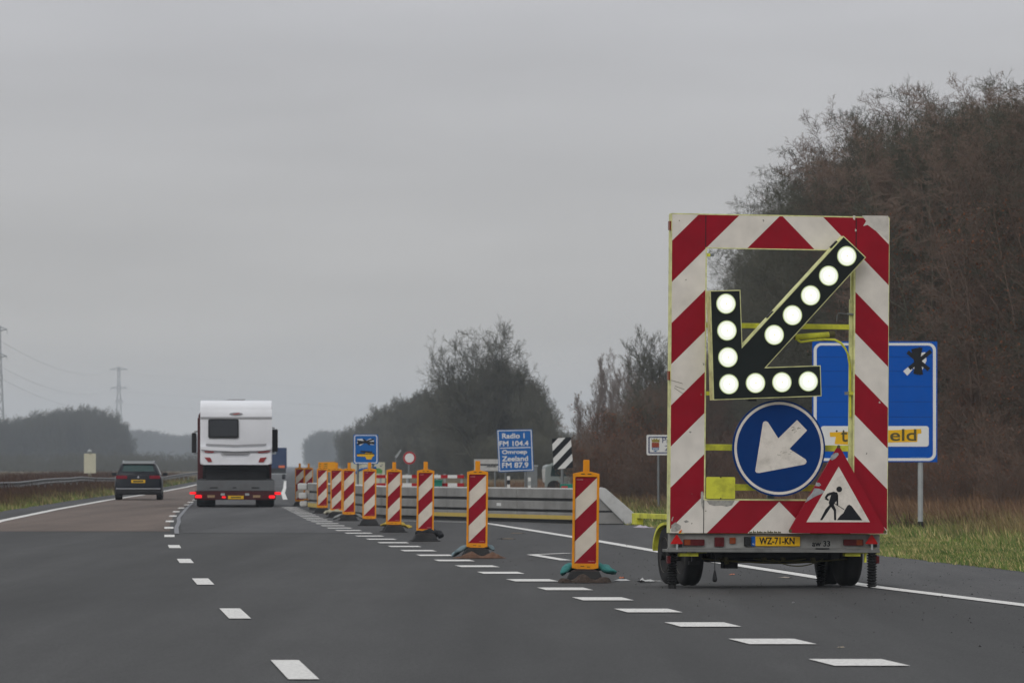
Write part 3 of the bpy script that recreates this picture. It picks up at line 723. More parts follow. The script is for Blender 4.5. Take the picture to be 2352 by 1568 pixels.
def wheel(x, y, out, R=.305, w=.19):
    e = thing('wheel', None, None); e.parent = T; e.location = (x, y, R + .012)
    prof = [(R * .62, -w / 2), (R * .80, -w / 2 - .008), (R * .93, -w / 2 + .004), (R * .985, -w * .36), (R, -w * .22), (R * .985, -w * .02), (R * .985, w * .02), (R, w * .22), (R * .985, w * .36), (R * .93, w / 2 - .004), (R * .80, w / 2 + .008), (R * .62, w / 2)]
    mb = MB(); mb.lathe(prof, 'x', 40); mb.build('tyre', M['rubber'], e, smooth=True)
    mb = MB(); s = out
    mb.lathe([(R * .62, s * (w / 2 - .012)), (R * .60, s * (w / 2 + .004)), (R * .56, s * (w / 2 - .03)), (R * .25, s * (w / 2 - .045)), (R * .22, s * (w / 2 - .01)), (.02, s * (w / 2 - .01))], 'x', 28)
    mb.build('rim', mat('rim_tan', (.11, .10, .085), .6) if 'rim_tan' not in bpy.data.materials else bpy.data.materials['rim_tan'], e, smooth=True)
    return e
xw = .845
for y in AX:
    for s in (-1, 1): wheel(s * xw + .055, y, s, w=.175)
# mudguards
for s in (-1, 1):
    mb = MB(); sec = []
    for k in range(17):
        a = math.radians(4 + 172 * k / 16); zz = .36 + .30 * math.sin(a)
        yy = .945 - math.copysign(abs(math.cos(a)) ** .6 * .72, math.cos(a))
        x0, x1 = s * (xw - .11) + .055, s * (xw + .115) + .055
        sec.append([(x0, yy, zz), (x1, yy, zz), (x1, .945 + (yy - .945) * .965, zz - .028), (x0, .945 + (yy - .945) * .965, zz - .028)])
    mb.loft(sec); mb.build('mudguard', M['yellow_green'], T, smooth=True)
# jacks with rubber bellows
def jack(x, ytop, ybot_px, d, corrugate=(0, 1)):
    p = tl(*z7(x, 385), -d); q = tl(*z7(x, ybot_px), -d)
    z0 = q[1]; z1 = p[1] + .03; e = thing('support_jack', None, None); e.parent = T; e.location = (p[0], d, 0)
    n = 13; prof = [(.030, z0)]
    zz0 = z0 + .05
    prof += [(.040, z0 + .002), (.040, zz0)]
    for k in range(n):
        h = (z1 - zz0) / n; prof += [(.036, zz0 + k * h), (.052, zz0 + (k + .45) * h), (.052, zz0 + (k + .6) * h)]
    prof += [(.036, z1)]
    mb = MB(); mb.lathe(prof, 'z', 20); mb.build('bellows', M['rubber'], e)
    mb = MB(); mb.lathe([(.045, z0 - .008), (.045, z0)], 'z', 16); mb.build('foot', M['ink_grey'], e); return e
jack(224, 0, 706, .16); jack(2058, 0, 728, .05); jack(1589, 0, 690, 1.0)

# ------------------------------------------------------------------ beacons
def stripes_beacon():
    # period .47 m, bands run up to the right
    return stripe_material('beacon_stripes', .455, -.104, False, 1.0, (.68, .61, .52), (.27, .002, .015))
M['beacon_stripes'] = stripes_beacon()
def make_beacon():
    e = thing('traffic_beacon', '', 'traffic beacon')
    w, z0, z1 = .142, .160, 1.178     # half width, panel bottom/top
    mb = MB(); mb.prism(rrect(-w, w, z0, z1 - .0, .01, 2), .0, .02)
    ob = MB()
    outer = [(-w, z0 - .0), (-w, z0), (0, z0 - .035), (w, z0), (w, z0), (w, z1 - .022), (.045, z1 + .012), (-.045, z1 + .012), (-w, z1 - .022)]
    outer = [(-w, z0 - .010), (0, z0 - .038), (w, z0 - .010), (w, z1 - .018), (.036, z1 + .006), (-.036, z1 + .006), (-w, z1 - .018)]
    iw = w - .026; inner = [(-iw, z0 + .038), (0, z0 + .038), (iw, z0 + .038), (iw, z1 - .052), (.03, z1 - .052), (-.03, z1 - .052), (-iw, z1 - .052)]
    ob.ring(outer, inner, -.03, .03)
    fr = ob.build('frame', M['orange'], e, bevel=.003)
    mb = MB(); mb.box(-.034, .034, -.022, .022, z1 + .004, z1 + .125); mb.box(-.030, .030, -.018, .018, z1 + .125, z1 + .131)
    mb.build('lamp_spigot', M['orange'], e, bevel=.005)
    mb = MB(); mb.box(-.055, -.015, -.0335, -.0302, z1 - .026, z1 - .016); mb.box(.015, .055, -.0335, -.0302, z1 - .026, z1 - .016)
    mb.box(-.05, -.01, -.0335, -.0302, z0 + .005, z0 + .012); mb.box(.02, .05, -.0335, -.0302, z0 + .000, z0 + .007)
    mb.build('grip_slot', M['ink_grey'], fr)
    zp0, zp1 = z0 + .0385, z1 - .0525
    mb = MB(); mb.prism([(-iw + .0005, zp0 - zp1), (iw - .0005, zp0 - zp1), (iw - .0005, 0), (-iw + .0005, 0)], -.012, .012)
    pn = mb.build('striped_panel', M['beacon_stripes'], e); pn.location = (0, 0, zp1)
    # maker's small print stays an unreadable line of tiny strokes
    rs = random.Random(2); pm = mat('print_pink', (.55, .30, .27), .5)
    for (x0, z) in ((-iw + .015, -.034), (iw - .085, zp0 - zp1 + .022)):
        x = x0; mb = MB()
        while x < x0 + .068:
            ww = rs.uniform(.002, .005); mb.box(x, x + ww, -.0136, -.0122, z, z + rs.choice([.006, .007, .009])); x += ww + .0022
        mb.build('small_print', pm, pn)
    # foot: recycled rubber block, bevelled
    mb = MB()
    def sec(hw, hd, z): return [(-hw, -hd, z), (hw, -hd, z), (hw, hd, z), (-hw, hd, z)]
    mb.loft([sec(.235, .34, 0.0), sec(.24, .345, .014), sec(.20, .30, .022), sec(.185, .28, .05), sec(.165, .24, .085), sec(.15, .20, .118), sec(.10, .08, .14)])
    mb.build('foot', M['rubber'], e, bevel=.006)
    return e
def copy_thing(root):
    def cp(o, par):
        c = o.copy(); COL.objects.link(c); c.parent = par
        for ch in o.children: cp(ch, c)
        return c
    return cp(root, None)
BE = [('largest and nearest striped beacon, draped with a teal sandbag', 1343.5, 1337, 56.0, .7),
      ('striped beacon with pale blue sandbag over its foot, in front of the radio frequencies sign', 1095, 1279, 70.6, .6),
      ('striped beacon with a black sack bulging right of its foot, third from the right', 976, 1241, 86.2, .6),
      ('striped beacon with a yellow sandbag on its foot', 904, 1221, 97.8, .5),
      ('striped beacon below the taped blue sign, its black foot bare and broad', 848, 1206, 108.3, .4),
      ('striped beacon with a light grey bag hanging over both sides of its foot', 801, 1195, 117.8, .4),
      ('striped beacon standing behind a cream bag, below the orange board', 772.5, 1188, 125.3, .2),
      ('leftmost of the beacons standing in front of the concrete barrier', 740.5, 1178, 136.5, 0),
      ('half-hidden striped beacon behind the left end of the barrier, left one of two', 688.5, 1161, 160.0, 0),
      ('half-hidden striped beacon behind the left end of the barrier, right one of two', 709, 1158, 167.0, 0)]
proto = make_beacon(); beacon_pos = []
for i, (lab, x, y, Y, lean) in enumerate(BE):
    b = proto if i == 0 else copy_thing(proto)
    X = (x - CX) * Y / F; b.location = (X, Y, .0)
    b.rotation_euler = (0, math.radians(lean), math.radians(3 + (i * 37 % 7) - 3))
    b['label'] = lab; b['category'] = 'traffic beacon'; b['group'] = 'striped traffic beacons along the closed lane'
    beacon_pos.append((X, Y))

def sandbag(name, m, X, Y, path, half, thick, label, cat='sandbag', seed=0, taper=.8):
    """limp, half-filled bag draped along a path: flattened superellipse sections, squared ends, folds."""
    rs = random.Random(seed); mb = MB(); n = 18; secs = []; path = [Vector(p) for p in path]; m_ = len(path) - 1; K = 22
    ph = [rs.uniform(0, 6.28) for _ in range(4)]
    for k in range(K + 1):
        t = k / K * m_; i = min(int(t), m_ - 1); f = t - i; p = path[i].lerp(path[i + 1], f)
        d = (path[min(i + 2, m_)] - path[max(i - 1, 0)]).normalized(); side = d.cross(Vector((0, 0, 1))).normalized(); up = side.cross(d)
        if up.z < 0: up = -up
        e = min(k, K - k) / K; fill = (.25 if e == 0 else min(1, .45 + e * 4)); q = []
        for j in range(n):
            a = 2 * math.pi * j / n; c, s2 = math.cos(a), math.sin(a)
            cc = math.copysign(abs(c) ** .7, c); ss = math.copysign(abs(s2) ** .8, s2)
            fold = .16 * math.sin(5 * a + ph[0] + k * .5) + .13 * math.sin(k * 1.3 + ph[1] + 2 * a) + rs.uniform(-.06, .06)
            q.append(p + side * cc * half * (.85 + .15 * fill) + up * (ss * thick * fill * (1 + fold) + .012 * math.sin(k * .9 + 3 * c + ph[2])))
        secs.append(q)
    mb.loft(secs); o = mb.build(name, m); o.data.polygons.foreach_set('use_smooth', [True] * len(o.data.polygons))
    o.location = (X, Y, 0); tag(o, label, cat, 'sandbags weighing down the beacons'); return o
def rubble(X, Y, w, m, label, seed):
    """torn, collapsed sack of soil lying on the road."""
    rs = random.Random(seed); mb = MB(); nx, ny = 22, 7; v = []; f = []
    for i in range(nx):
        for j in range(ny):
            u = i / (nx - 1) * 2 - 1; q = j / (ny - 1) * 2 - 1
            h = max(0, (1 - u * u) ** .4 * (1 - q * q) ** .5) * (.045 + .03 * math.sin(u * 7 + seed) + .022 * rs.random()) if abs(u) < 1 and abs(q) < 1 else 0
            v.append((u * w * (1 + .08 * math.sin(q * 5 + seed)), q * .13 * (1 + .2 * math.sin(u * 6 + seed)), .006 + max(0, h)))
    for i in range(nx - 1):
        for j in range(ny - 1): f.append((i * ny + j, (i + 1) * ny + j, (i + 1) * ny + j + 1, i * ny + j + 1))
    mb.add(v, f); o = mb.build('torn_sack', m); o.location = (X, Y, 0); tag(o, label, 'sack', 'torn sacks on the road'); return o
def col(nm, c): return mat(nm, c, .8, var=.25, vscale=12, bump=.9, bscale=30)
(b0, b1, b2, b3, b4, b5, b6, b7) = beacon_pos[:8]
sandbag('sandbag', M['teal'], b0[0], b0[1] + .20, [(-.255, 0, .075), (-.21, 0, .125), (-.15, 0, .165), (-.05, 0, .165), (.05, 0, .165), (.15, 0, .158), (.24, 0, .13), (.34, 0, .095)], .14, .038, 'teal sandbag hanging over the nearest beacon foot', seed=1)
rubble(b0[0] - .01, b0[1] - .42, .27, M['soil'], 'burst dark brown sack lying before the nearest beacon', 2)
sandbag('sandbag', col('bag_blue', (.16, .22, .24)), b1[0], b1[1] + .17, [(-.34, 0, .025), (-.27, 0, .075), (-.18, 0, .13), (-.1, 0, .16), (.05, 0, .16), (.16, 0, .15), (.24, 0, .11)], .12, .028, 'pale blue-grey sandbag over the foot of the second beacon', seed=3)
rubble(b1[0] + .04, b1[1] - .44, .34, col('bag_brown', (.12, .065, .042)), 'thin reddish brown sack on the road before the second beacon', 4)
sandbag('sandbag', col('bag_black', (.020, .021, .023)), b2[0], b2[1] + .05, [(-.16, 0, .13), (0, 0, .15), (.12, 0, .145), (.22, 0, .12), (.31, 0, .085)], .12, .05, 'black sandbag bulging right of the third beacon', seed=5)
sandbag('sandbag', col('bag_yellow', (.50, .36, .06)), b3[0], b3[1] + .17, [(-.25, 0, .125), (-.14, 0, .15), (.05, 0, .158), (.17, 0, .145), (.25, 0, .10), (.34, 0, .09)], .12, .026, 'yellow sandbag flopping over a beacon foot', seed=6)
sandbag('sandbag', col('bag_grey', (.24, .25, .245)), b5[0], b5[1] + .17, [(-.36, 0, .04), (-.26, 0, .09), (-.14, 0, .14), (.08, 0, .15), (.22, 0, .12), (.32, 0, .05)], .12, .028, 'light grey sandbag over the foot of the beacon right of the cream bag', seed=7)
sandbag('sandbag', col('bag_cream', (.38, .36, .27)), b6[0], b6[1] + .02, [(-.30, 0, .10), (-.18, 0, .14), (.05, 0, .15), (.22, 0, .12)], .12, .04, 'cream sandbag below the orange board', seed=8)

# ------------------------------------------------------------------ barrier of stacked concrete beams
A0, A1, A2 = Vector((1.70, 110.8)), Vector((-3.1, 124.0)), Vector((-5.75, 147.0))
BR = thing('road_barrier', 'long low grey barrier of three stacked concrete beams with sloping white right end', 'barrier')
def beam_seg(P, Q, z0, z1, dep=.32, mi=0, mb=None, out=0.0):
    d = (Q - P).normalized(); nn = Vector((-d.y, d.x))
    if nn.y > 0: nn = -nn               # towards the viewer
    p0, p1 = P + nn * out, Q + nn * out; q0, q1 = P - nn * dep, Q - nn * dep
    mb.add([(p0.x, p0.y, z0), (p1.x, p1.y, z0), (q1.x, q1.y, z0), (q0.x, q0.y, z0), (p0.x, p0.y, z1), (p1.x, p1.y, z1), (q1.x, q1.y, z1), (q0.x, q0.y, z1)],
           [(0, 3, 2, 1), (4, 5, 6, 7), (0, 1, 5, 4), (1, 2, 6, 5), (2, 3, 7, 6), (3, 0, 4, 7)], mi)
for (P_, Q_, nseg) in ((A0, A1, 3), (A1, A2, 4)):
    dv = (Q_ - P_) / nseg
    for z0, z1 in ((.075, .235), (.29, .475), (.535, .735)):
        for k in range(nseg):
            mb = MB(); a = P_ + dv * (k + .004); b = P_ + dv * (k + .996); beam_seg(a, b, z0, z1, mb=mb); mb.build('beam', M['concrete'], BR, bevel=.012)
mb = MB()
for P_, Q_ in ((A0, A1), (A1, A2)):
    for z0, z1 in ((.0, .074), (.2355, .2895), (.4755, .5345)): beam_seg(P_, Q_, z0, z1, .29, mb=mb, out=-.05)
mb.build('spacer', M['black'], BR)
mb = MB()
for P_, Q_ in ((A0, A1), (A1, A2)): beam_seg(P_, Q_, .736, .757, .30, mb=mb, out=-.005)
mb.build('top_edge', M['edge_white'], BR)
mb = MB(); dv = (A1 - A0)
beam_seg(A0 + dv * .0, A0 + dv * .80, .088, .172, .004, mb=mb, out=.004); mb.build('yellow_marking', M['barrier_yellow'], BR); mb = MB(); dv2 = A2 - A1; beam_seg(A1 + dv2 * .72, A2 - dv2 * .005, .088, .20, .004, mb=mb, out=.004)
mb.build('yellow_marking', M['barrier_yellow'], BR)
mb = MB(); q = A0 + dv * .42; beam_seg(A0 + dv * .405, A0 + dv * .425, .35, .415, .004, mb=mb, out=.004); mb.build('sticker', M['edge_white'], BR)
# sloping end
YE = 110.0
def kb(x, y): return ((x - CX) * YE / F, CH - (y - HY) * YE / F)
mb = MB(); mb.prism([kb(1374, 1134), kb(1438, 1202), kb(1374, 1202)], YE + .05, YE + .42); mb.build('end_wedge', M['concrete'], BR)
mb = MB(); mb.prism([kb(1374, 1123), kb(1380, 1118.5), kb(1391, 1121), kb(1456, 1177), kb(1459, 1203), kb(1437, 1204), kb(1374, 1141)], YE - .02, YE + .50); mb.build('end_ramp', M['concrete_light'], BR, bevel=.012)
mb = MB(); x0, x1 = kb(1374, 0)[0], kb(1458, 0)[0]; mb.box(x0, x1, YE + .02, YE + .45, 0, .018); mb.build('end_foot', M['black'], BR)
mb = MB(); mb.prism([kb(1374, 1172), kb(1404, 1172), kb(1408, 1176), kb(1374, 1176)], YE + .044, YE + .0495); mb.build('spacer', M['black'], BR)
# chamfered left ends of the beams
mb = MB()
for k, (z0, z1) in enumerate(((.075, .235), (.29, .475), (.535, .735))):
    P_ = A2; x = P_.x - .22 - .03 * k
    mb.box(x, P_.x - .01, P_.y - .08, P_.y + .35, z0 + .02, z1 + .01)
mb.build('beam_end', M['concrete_light'], BR, bevel=.04)

# ------------------------------------------------------------------ signs
def post(mb, x, z0, z1, r, y=.06): mb.posts = getattr(mb, 'posts', []) + [(x, z0, z1, r, y)]
def build_posts(mb, m, par):
    for (x, z0, z1, r, y) in mb.posts: q = MB(); q.tube([(x, y, z0), (x, y, z1)], r, 12); q.build('post', m, par, smooth=True)
def sign_root(name, label, cat, cx, cy_, Y, **kw):
    p = world_at(cx, cy_, Y); return thing(name, label, cat, (p.x, Y, 0), **kw), (lambda x, y: ((x - CX) * Y / F - p.x, CH - (y - HY) * Y / F))
# large blue sign
Y = 98.5; z8 = zc(2000, 820, 2.5286)
S, L8 = sign_root('motorway_sign', 'large blue motorway sign partly behind the trailer with taped-over text and airplane', 'road sign', 2009, 920, Y)
def b8(x, y): return L8(*z8(x, y))
(xa, zt_), (xb, zb_) = b8(78, 84), b8(868, 846)
mb = MB(); mb.box(xa, xb, 0, .05, zb_, zt_); brd = mb.build('board', M['blue_sign'], S, bevel=.004)
(ia, it), (ib_, ibz) = b8(86, 94), b8(860, 838)
w_ = .058
mb = MB(); mb.ring(rrect(ia, ib_, ibz, it, .14, 8), rrect(ia + w_, ib_ - w_, ibz + w_ * .9, it - w_ * .8, .095, 8), -.003, -.0005); mb.build('white_border', M['sign_white'], brd)
mb = MB()
for yy in (183, 273, 370, 466, 562, 658, 744): z = b8(0, yy)[1]; mb.box(xa + .01, xb - .01, -.002, .0, z, z + .006) if yy not in (658, 744) else mb.box(xa + .01, xa + .04, -.002, .0, z, z + .006)
mb.build('plank_seam', mat('seam_blue', (.001, .035, .16), .6), brd)
(pa, pt), (pb, pz) = b8(132, 618), b8(814, 748)
mb = MB(); mb.prism(rrect(pa, pb, pz, pt, .05), -.006, -.0032); wp = mb.build('white_panel', M['sign_white'], brd)
mb = MB()
mb.prism([b8(x, y) for x, y in ((187, 658), (420, 650), (765, 636), (768, 664), (744, 668), (741, 718), (480, 724), (300, 736), (218, 732), (226, 686), (190, 686))], -.0085, -.0062); mb.build('yellow_tape', M['tape_yellow'], wp)
o_ = b8(570, 712); o2 = b8(733, 640); t_ = text_obj('lettering', 'eld', o_[0], o_[1], -.0095, o2[0] - o_[0], o2[1] - o_[1], M['ink_grey'], wp); bold(t_, .008)
o_ = b8(258, 718); o2 = b8(298, 650); t_ = text_obj('lettering', "t", o_[0], o_[1], -.0095, o2[0] - o_[0], o2[1] - o_[1], M['ink_grey'], wp); bold(t_, .008)
mb = MB()
for x in (232, 275): p = b8(x, 650); mb.prism(circ(p[0], p[1], .018, 10), -.0105, -.0087)
mb.build('tape_spot', M['ink'], wp)
mb = MB(); mb.prism([b8(x, y) for x, y in ((652, 272), (690, 240), (712, 262), (678, 300))], -.003, -.0006)
mb.prism([b8(x, y) for x, y in ((756, 156), (792, 152), (800, 205), (775, 262), (735, 262), (700, 250), (740, 200))], -.003, -.0006); mb.build('white_symbol', M['sign_white'], brd)
mb = MB()
def stroke(p, q, w, i):
    a, b = Vector(b8(*p)), Vector(b8(*q)); d = (b - a).normalized(); nn = Vector((-d.y, d.x)) * w / 2
    mb.prism([tuple(a + nn), tuple(b + nn), tuple(b - nn), tuple(a - nn)], -.005 - .0012 * i, -.0034 - .0012 * i)
for i, (p, q) in enumerate((((680, 150), (815, 262)), ((828, 145), (690, 255)), ((740, 125), (765, 295)), ((715, 130), (752, 292)), ((762, 122), (728, 290)))): stroke(p, q, .075, i)
mb.build('black_tape_cross', M['ink'], brd)
mb = MB(); z = b8(0, 818)[1]; x = b8(697, 0)[0]; rs = random.Random(5)
while x < b8(795, 0)[0]:
    ww = rs.uniform(.005, .012); mb.box(x, x + ww, -.0025, -.0004, z, z + rs.choice([.012, .016])); x += ww + .006
mb.build('small_print', mat('print_blue', (.12, .28, .55), .5), brd)
mb = MB(); px_ = b8(763, 0)[0]; post(mb, px_, .19, zb_ - .002, .05); post(mb, px_, zb_ - .002, zt_ - .2, .048, .10); xl_ = b8(190, 0)[0]; post(mb, xl_, .19, zb_ - .002, .05); post(mb, xl_, zb_ - .002, zt_ - .2, .048, .10); build_posts(mb, M['galv'], S)
mb = MB(); mb.lathe([(.053, -.02), (.053, .19)], 'z', 14, (px_, .06, 0)); mb.lathe([(.053, -.02), (.053, .19)], 'z', 14, (xl_, .06, 0)); mb.build('post_sleeve', M['black'], S)

# province sign, mostly hidden by the trailer
Y = 146.0; z9 = zc(1400, 760, 2.8)
S, L9 = sign_root('province_sign', 'white sign with coat of arms left of the trailer', 'road sign', 1514, 1021, Y)
def b9(x, y): return L9(*z9(x, y))
(xa, zt_), (xb_, zb_) = b9(606, 914), b9(985, 1056)
mb = MB(); mb.prism(rrect(xa, xb_, zb_, zt_, .04), 0, .04); brd = mb.build('board', M['sign_white'], S)
mb = MB(); mb.ring(rrect(xa + .05, xb_ - .05, zb_ + .05, zt_ - .05, .03), rrect(xa + .085, xb_ - .085, zb_ + .08, zt_ - .08, .02), -.004, -.0005); mb.build('blue_border', mat('navy', (.02, .035, .12), .5), brd)
cx0, cz0 = b9(668, 990); sc9 = 146 / F / 2.8 / 1.08844 * 1.0
def sh(x, y): return b9(x, y)
mb = MB(); mb.prism([sh(642, 968), sh(694, 968), sh(694, 1002), sh(642, 1002)], -.004, -.0005); mb.build('shield_upper', mat('shield_red', (.30, .06, .03), .6, var=.4, vscale=40), brd)
mb = MB(); mb.prism([sh(642, 1002), sh(694, 1002), sh(692, 1018), sh(668, 1034), sh(644, 1018)], -.004, -.0005)
mb.build('shield_lower', mat('shield_blue', (.03, .13, .30), .6), brd)
mb = MB()
for yy in (1006, 1013, 1020): mb.prism([sh(645 + (yy - 1006) * .3, yy), sh(691 - (yy - 1006) * .3, yy), sh(690 - (yy - 1006) * .3, yy + 3), sh(646 + (yy - 1006) * .3, yy + 3)], -.0055, -.0042)
mb.build('shield_wave', M['sign_white'], brd)
mb = MB(); mb.prism([sh(640, 938), sh(650, 950), sh(660, 936), sh(668, 948), sh(676, 936), sh(686, 950), sh(698, 938), sh(696, 966), sh(642, 966)], -.004, -.0005); mb.build('shield_crown', mat('crown_gold', (.30, .24, .05), .6, var=.3, vscale=30), brd)
a = b9(716, 968); text_obj('lettering', 'Provincie', a[0], a[1] - .01, -.0045, .90, .155, bpy.data.materials['navy'], brd)
a = b9(732, 1026); text_obj('lettering', 'Zeeland', a[0], a[1], -.0045, .80, .145, bpy.data.materials['navy'], brd)
mb = MB(); pxx = b9(690, 0)[0]; post(mb, pxx, -.05, zb_, .035, .03); post(mb, pxx + .75, -.05, zb_, .035, .03); build_posts(mb, M['galv_dark'], S)

# radio sign
Y = 212.0; z4 = zc(1100, 1000, 4.3556)
S, L4 = sign_root('radio_sign', 'blue sign listing radio frequencies', 'road sign', 1184, 1034, Y)
def b4(x, y): return L4(*z4(x, y))
tlc, trc, brc, blc = b4(618, 322), b4(1004, 315), b4(1022, 768), b4(638, 782)
mb = MB(); mb.prism([tlc, trc, brc, blc], 0, .05); brd = mb.build('board', M['blue_far'], S)
def lerp2(u, v):
    a = Vector(tlc).lerp(Vector(trc), u); b = Vector(blc).lerp(Vector(brc), u); return tuple(a.lerp(b, v))
mb = MB(); mb.ring([lerp2(.02, .015), lerp2(.98, .015), lerp2(.98, .985), lerp2(.02, .985)], [lerp2(.045, .032), lerp2(.955, .032), lerp2(.955, .968), lerp2(.045, .968)], -.006, -.001)
mb.prism([lerp2(.07, .425), lerp2(.93, .425), lerp2(.93, .445), lerp2(.07, .445)], -.006, -.001); mb.build('white_border', M['sign_white'], brd)
for s, u0, u1, v0, v1 in (('Radio 1', .17, .80, .10, .205), ('FM 104.4', .08, .90, .285, .385), ('Omroep', .14, .84, .50, .60), ('Zeeland', .13, .86, .65, .745), ('FM 87.9', .12, .86, .80, .90)):
    a, b = lerp2(u0, v1), lerp2(u1, v0); o = text_obj('lettering', s, a[0], a[1], -.004, b[0] - a[0], b[1] - a[1], M['sign_white'], brd); o.rotation_euler = (0, math.radians(-1.0), 0); bold(o, .014)
mb = MB(); post(mb, -.4, -.05, zt_ * 0 + b4(0, 770)[1] + .02, .04); post(mb, .4, -.05, b4(0, 770)[1] + .02, .04); build_posts(mb, M['galv_dark'], S)

# black and white hazard board
Y = 150.0
S, LH = sign_root('hazard_board', 'black and white diagonally striped board on a post', 'road sign', 1290, 1040, Y)
q = [LH(1267.5, 1007), LH(1311, 1003.5), LH(1316.5, 1073.5), LH(1272, 1077.5)]
mb = MB(); mb.prism(q, 0, .04); brd = mb.build('board', M['sign_white'], S)
def lp(u, v):
    a = Vector(q[0]).lerp(Vector(q[1]), u); b = Vector(q[3]).lerp(Vector(q[2]), u); return tuple(a.lerp(b, v))
mb = MB()
for v0 in (-.02, .44, .90, 1.36):   # band start on left edge, height .23; bands rise .62 across the width
    pts = []
    for (u, v) in ((0, v0 - .03), (1, v0 - .60), (1, v0 - .36), (0, v0 + .20)): pts.append((u, v))
    # clip to 0..1 in v
    poly = pts
    for lo in (True, False):
        out = []
        for i in range(len(poly)):
            a, b = poly[i], poly[(i + 1) % len(poly)]
            ina = a[1] >= 0 if lo else a[1] <= 1; inb = b[1] >= 0 if lo else b[1] <= 1; lim = 0 if lo else 1
            if ina: out.append(a)
            if ina != inb: t = (lim - a[1]) / (b[1] - a[1]); out.append((a[0] + (b[0] - a[0]) * t, lim))
        poly = out
        if not poly: break
    if len(poly) > 2: mb.prism([lp(u, v) for u, v in poly], -.005, -.0006)
mb.build('black_stripes', M['ink'], brd)
mb = MB(); post(mb, .02, -.05, LH(0, 1074)[1], .045); build_posts(mb, M['galv_dark'], S)

# taped blue sign on the left
Y = 172.0; z3 = zc(700, 1040, 4.9)
S, L3 = sign_root('taped_sign', 'small blue sign with black tape over it and a yellow patch', 'road sign', 839, 1030, Y)
def b3_(x, y): return L3(*z3(x, y))
(xa, zt_), (xb_, zb_) = b3_(898, 222), b3_(1204, 584)
mb = MB(); mb.prism(rrect(xa, xb_, zb_, zt_, .05), 0, .04); brd = mb.build('board', M['blue_far'], S)
mb = MB(); mb.ring(rrect(xa + .03, xb_ - .03, zb_ + .02, zt_ - .02, .07), rrect(xa + .06, xb_ - .06, zb_ + .05, zt_ - .045, .05), -.005, -.0006); mb.build('white_border', M['sign_white'], brd)
mb = MB(); mb.prism([b3_(x, y) for x, y in ((945, 280), (1000, 275), (1050, 300), (1100, 275), (1150, 278), (1150, 350), (1100, 345), (1040, 320), (985, 360), (945, 340))], -.004, -.0006); mb.build('white_symbol', M['sign_white'], brd)
mb = MB()
def stroke3(p, q, w, i):
    a, b = Vector(b3_(*p)), Vector(b3_(*q)); d = (b - a).normalized(); nn = Vector((-d.y, d.x)) * w / 2
    mb.prism([tuple(a + nn), tuple(b + nn), tuple(b - nn), tuple(a - nn)], -.0062 - .002 * i, -.0045 - .002 * i)
for i, (p, q) in enumerate((((945, 300), (1155, 335)), ((945, 345), (1150, 280)), ((950, 320), (1160, 322)), ((1020, 280), (1100, 350)), ((985, 430), (1130, 440)))): stroke3(p, q, .055, i)
mb.build('black_tape', M['ink'], brd)
mb = MB(); mb.prism([b3_(x, y) for x, y in ((940, 470), (1040, 455), (1065, 430), (1125, 430), (1135, 460), (1160, 480), (1130, 500), (1120, 528), (1060, 528), (1045, 495), (945, 490))], -.0045, -.0008); mb.build('yellow_patch', M['tape_yellow'], brd)
mb = MB(); mb.prism([b3_(x, y) for x, y in ((940, 455), (1160, 455), (1160, 465), (940, 465))], -.0065, -.0048); mb.build('tape_strip', M['ink'], brd)
mb = MB(); post(mb, -.25, -.05, zb_, .04); post(mb, .25, -.05, zb_, .04); build_posts(mb, M['galv_dark'], S)

# round no-vehicles sign
Y = 262.0
S, LR = sign_root('round_road_sign', 'round white sign with a red ring', 'road sign', 941, 1051, Y)
c1 = LR(940.5, 1051); R1 = 14.8 * Y / F
mb = MB(); mb.prism(circ(c1[0], c1[1], R1), 0, .04); brd = mb.build('disc', M['sign_white'], S)
mb = MB(); mb.ring(circ(c1[0], c1[1], R1 * .99), circ(c1[0], c1[1], R1 * .72), -.008, -.0008); mb.build('red_ring', M['sign_red'], brd)
mb = MB(); post(mb, c1[0] - .03, -.05, c1[1] - R1, .05); build_posts(mb, M['galv_dark'], S)

# street lamp with slanted head
S, LL = sign_root('street_lamp', 'thin grey street lamp with slanted pale head left of the round sign', 'street lamp', 912, 1050, 300.0)
mb = MB(); a, b = LL(921, 1033), LL(909, 1050); d = Vector((b[0] - a[0], b[1] - a[1])).normalized(); nn = Vector((-d.y, d.x)) * .06
mb.prism([(a[0] + nn.x * .5, a[1] + nn.y), (b[0] + nn.x, b[1] + nn.y), (b[0] - nn.x, b[1] - nn.y), (a[0] - nn.x * .5, a[1] - nn.y)], -.1, .1); mb.build('lamp_head', M['galv'], S)
mb = MB(); mb.tube([(b[0], 0, b[1]), (b[0] + .02, 0, 0)], .035, 8); mb.build('pole', M['galv_dark'], S)

# tourist map board
Y = 205.0
S, LM = sign_root('map_board', 'cream map board with blue curve and green patches below the taped blue sign', 'map board', 844, 1090, Y)
(xa, zt_), (xb_, zb_) = LM(806, 1061), LM(884, 1112)
mb = MB(); mb.box(xa, xb_, 0, .06, zb_, zt_); brd = mb.build('board', M['cream'], S)
mb = MB(); pp = [LM(*z3(x, y)) for x, y in ((925, 700), (940, 680), (980, 655), (1040, 640), (1110, 632), (1180, 628))]
mb.tube([(p[0], -.005, p[1]) for p in pp], .045, 6); mb.build('blue_route', M['blue_far'], brd)
mb = MB(); mb.prism([LM(*z3(x, y)) for x, y in ((1170, 640), (1215, 635), (1255, 660), (1250, 700), (1180, 700))], -.006, -.0008); mb.build('green_patch', mat('map_green', (.10, .28, .08), .6), brd)
mb = MB(); rs = random.Random(8)
for k in range(14): x = rs.uniform(920, 1240); y = rs.uniform(585, 640); p = LM(*z3(x, y)); mb.box(p[0], p[0] + rs.uniform(.02, .12), -.004, -.0009, p[1], p[1] + .03)
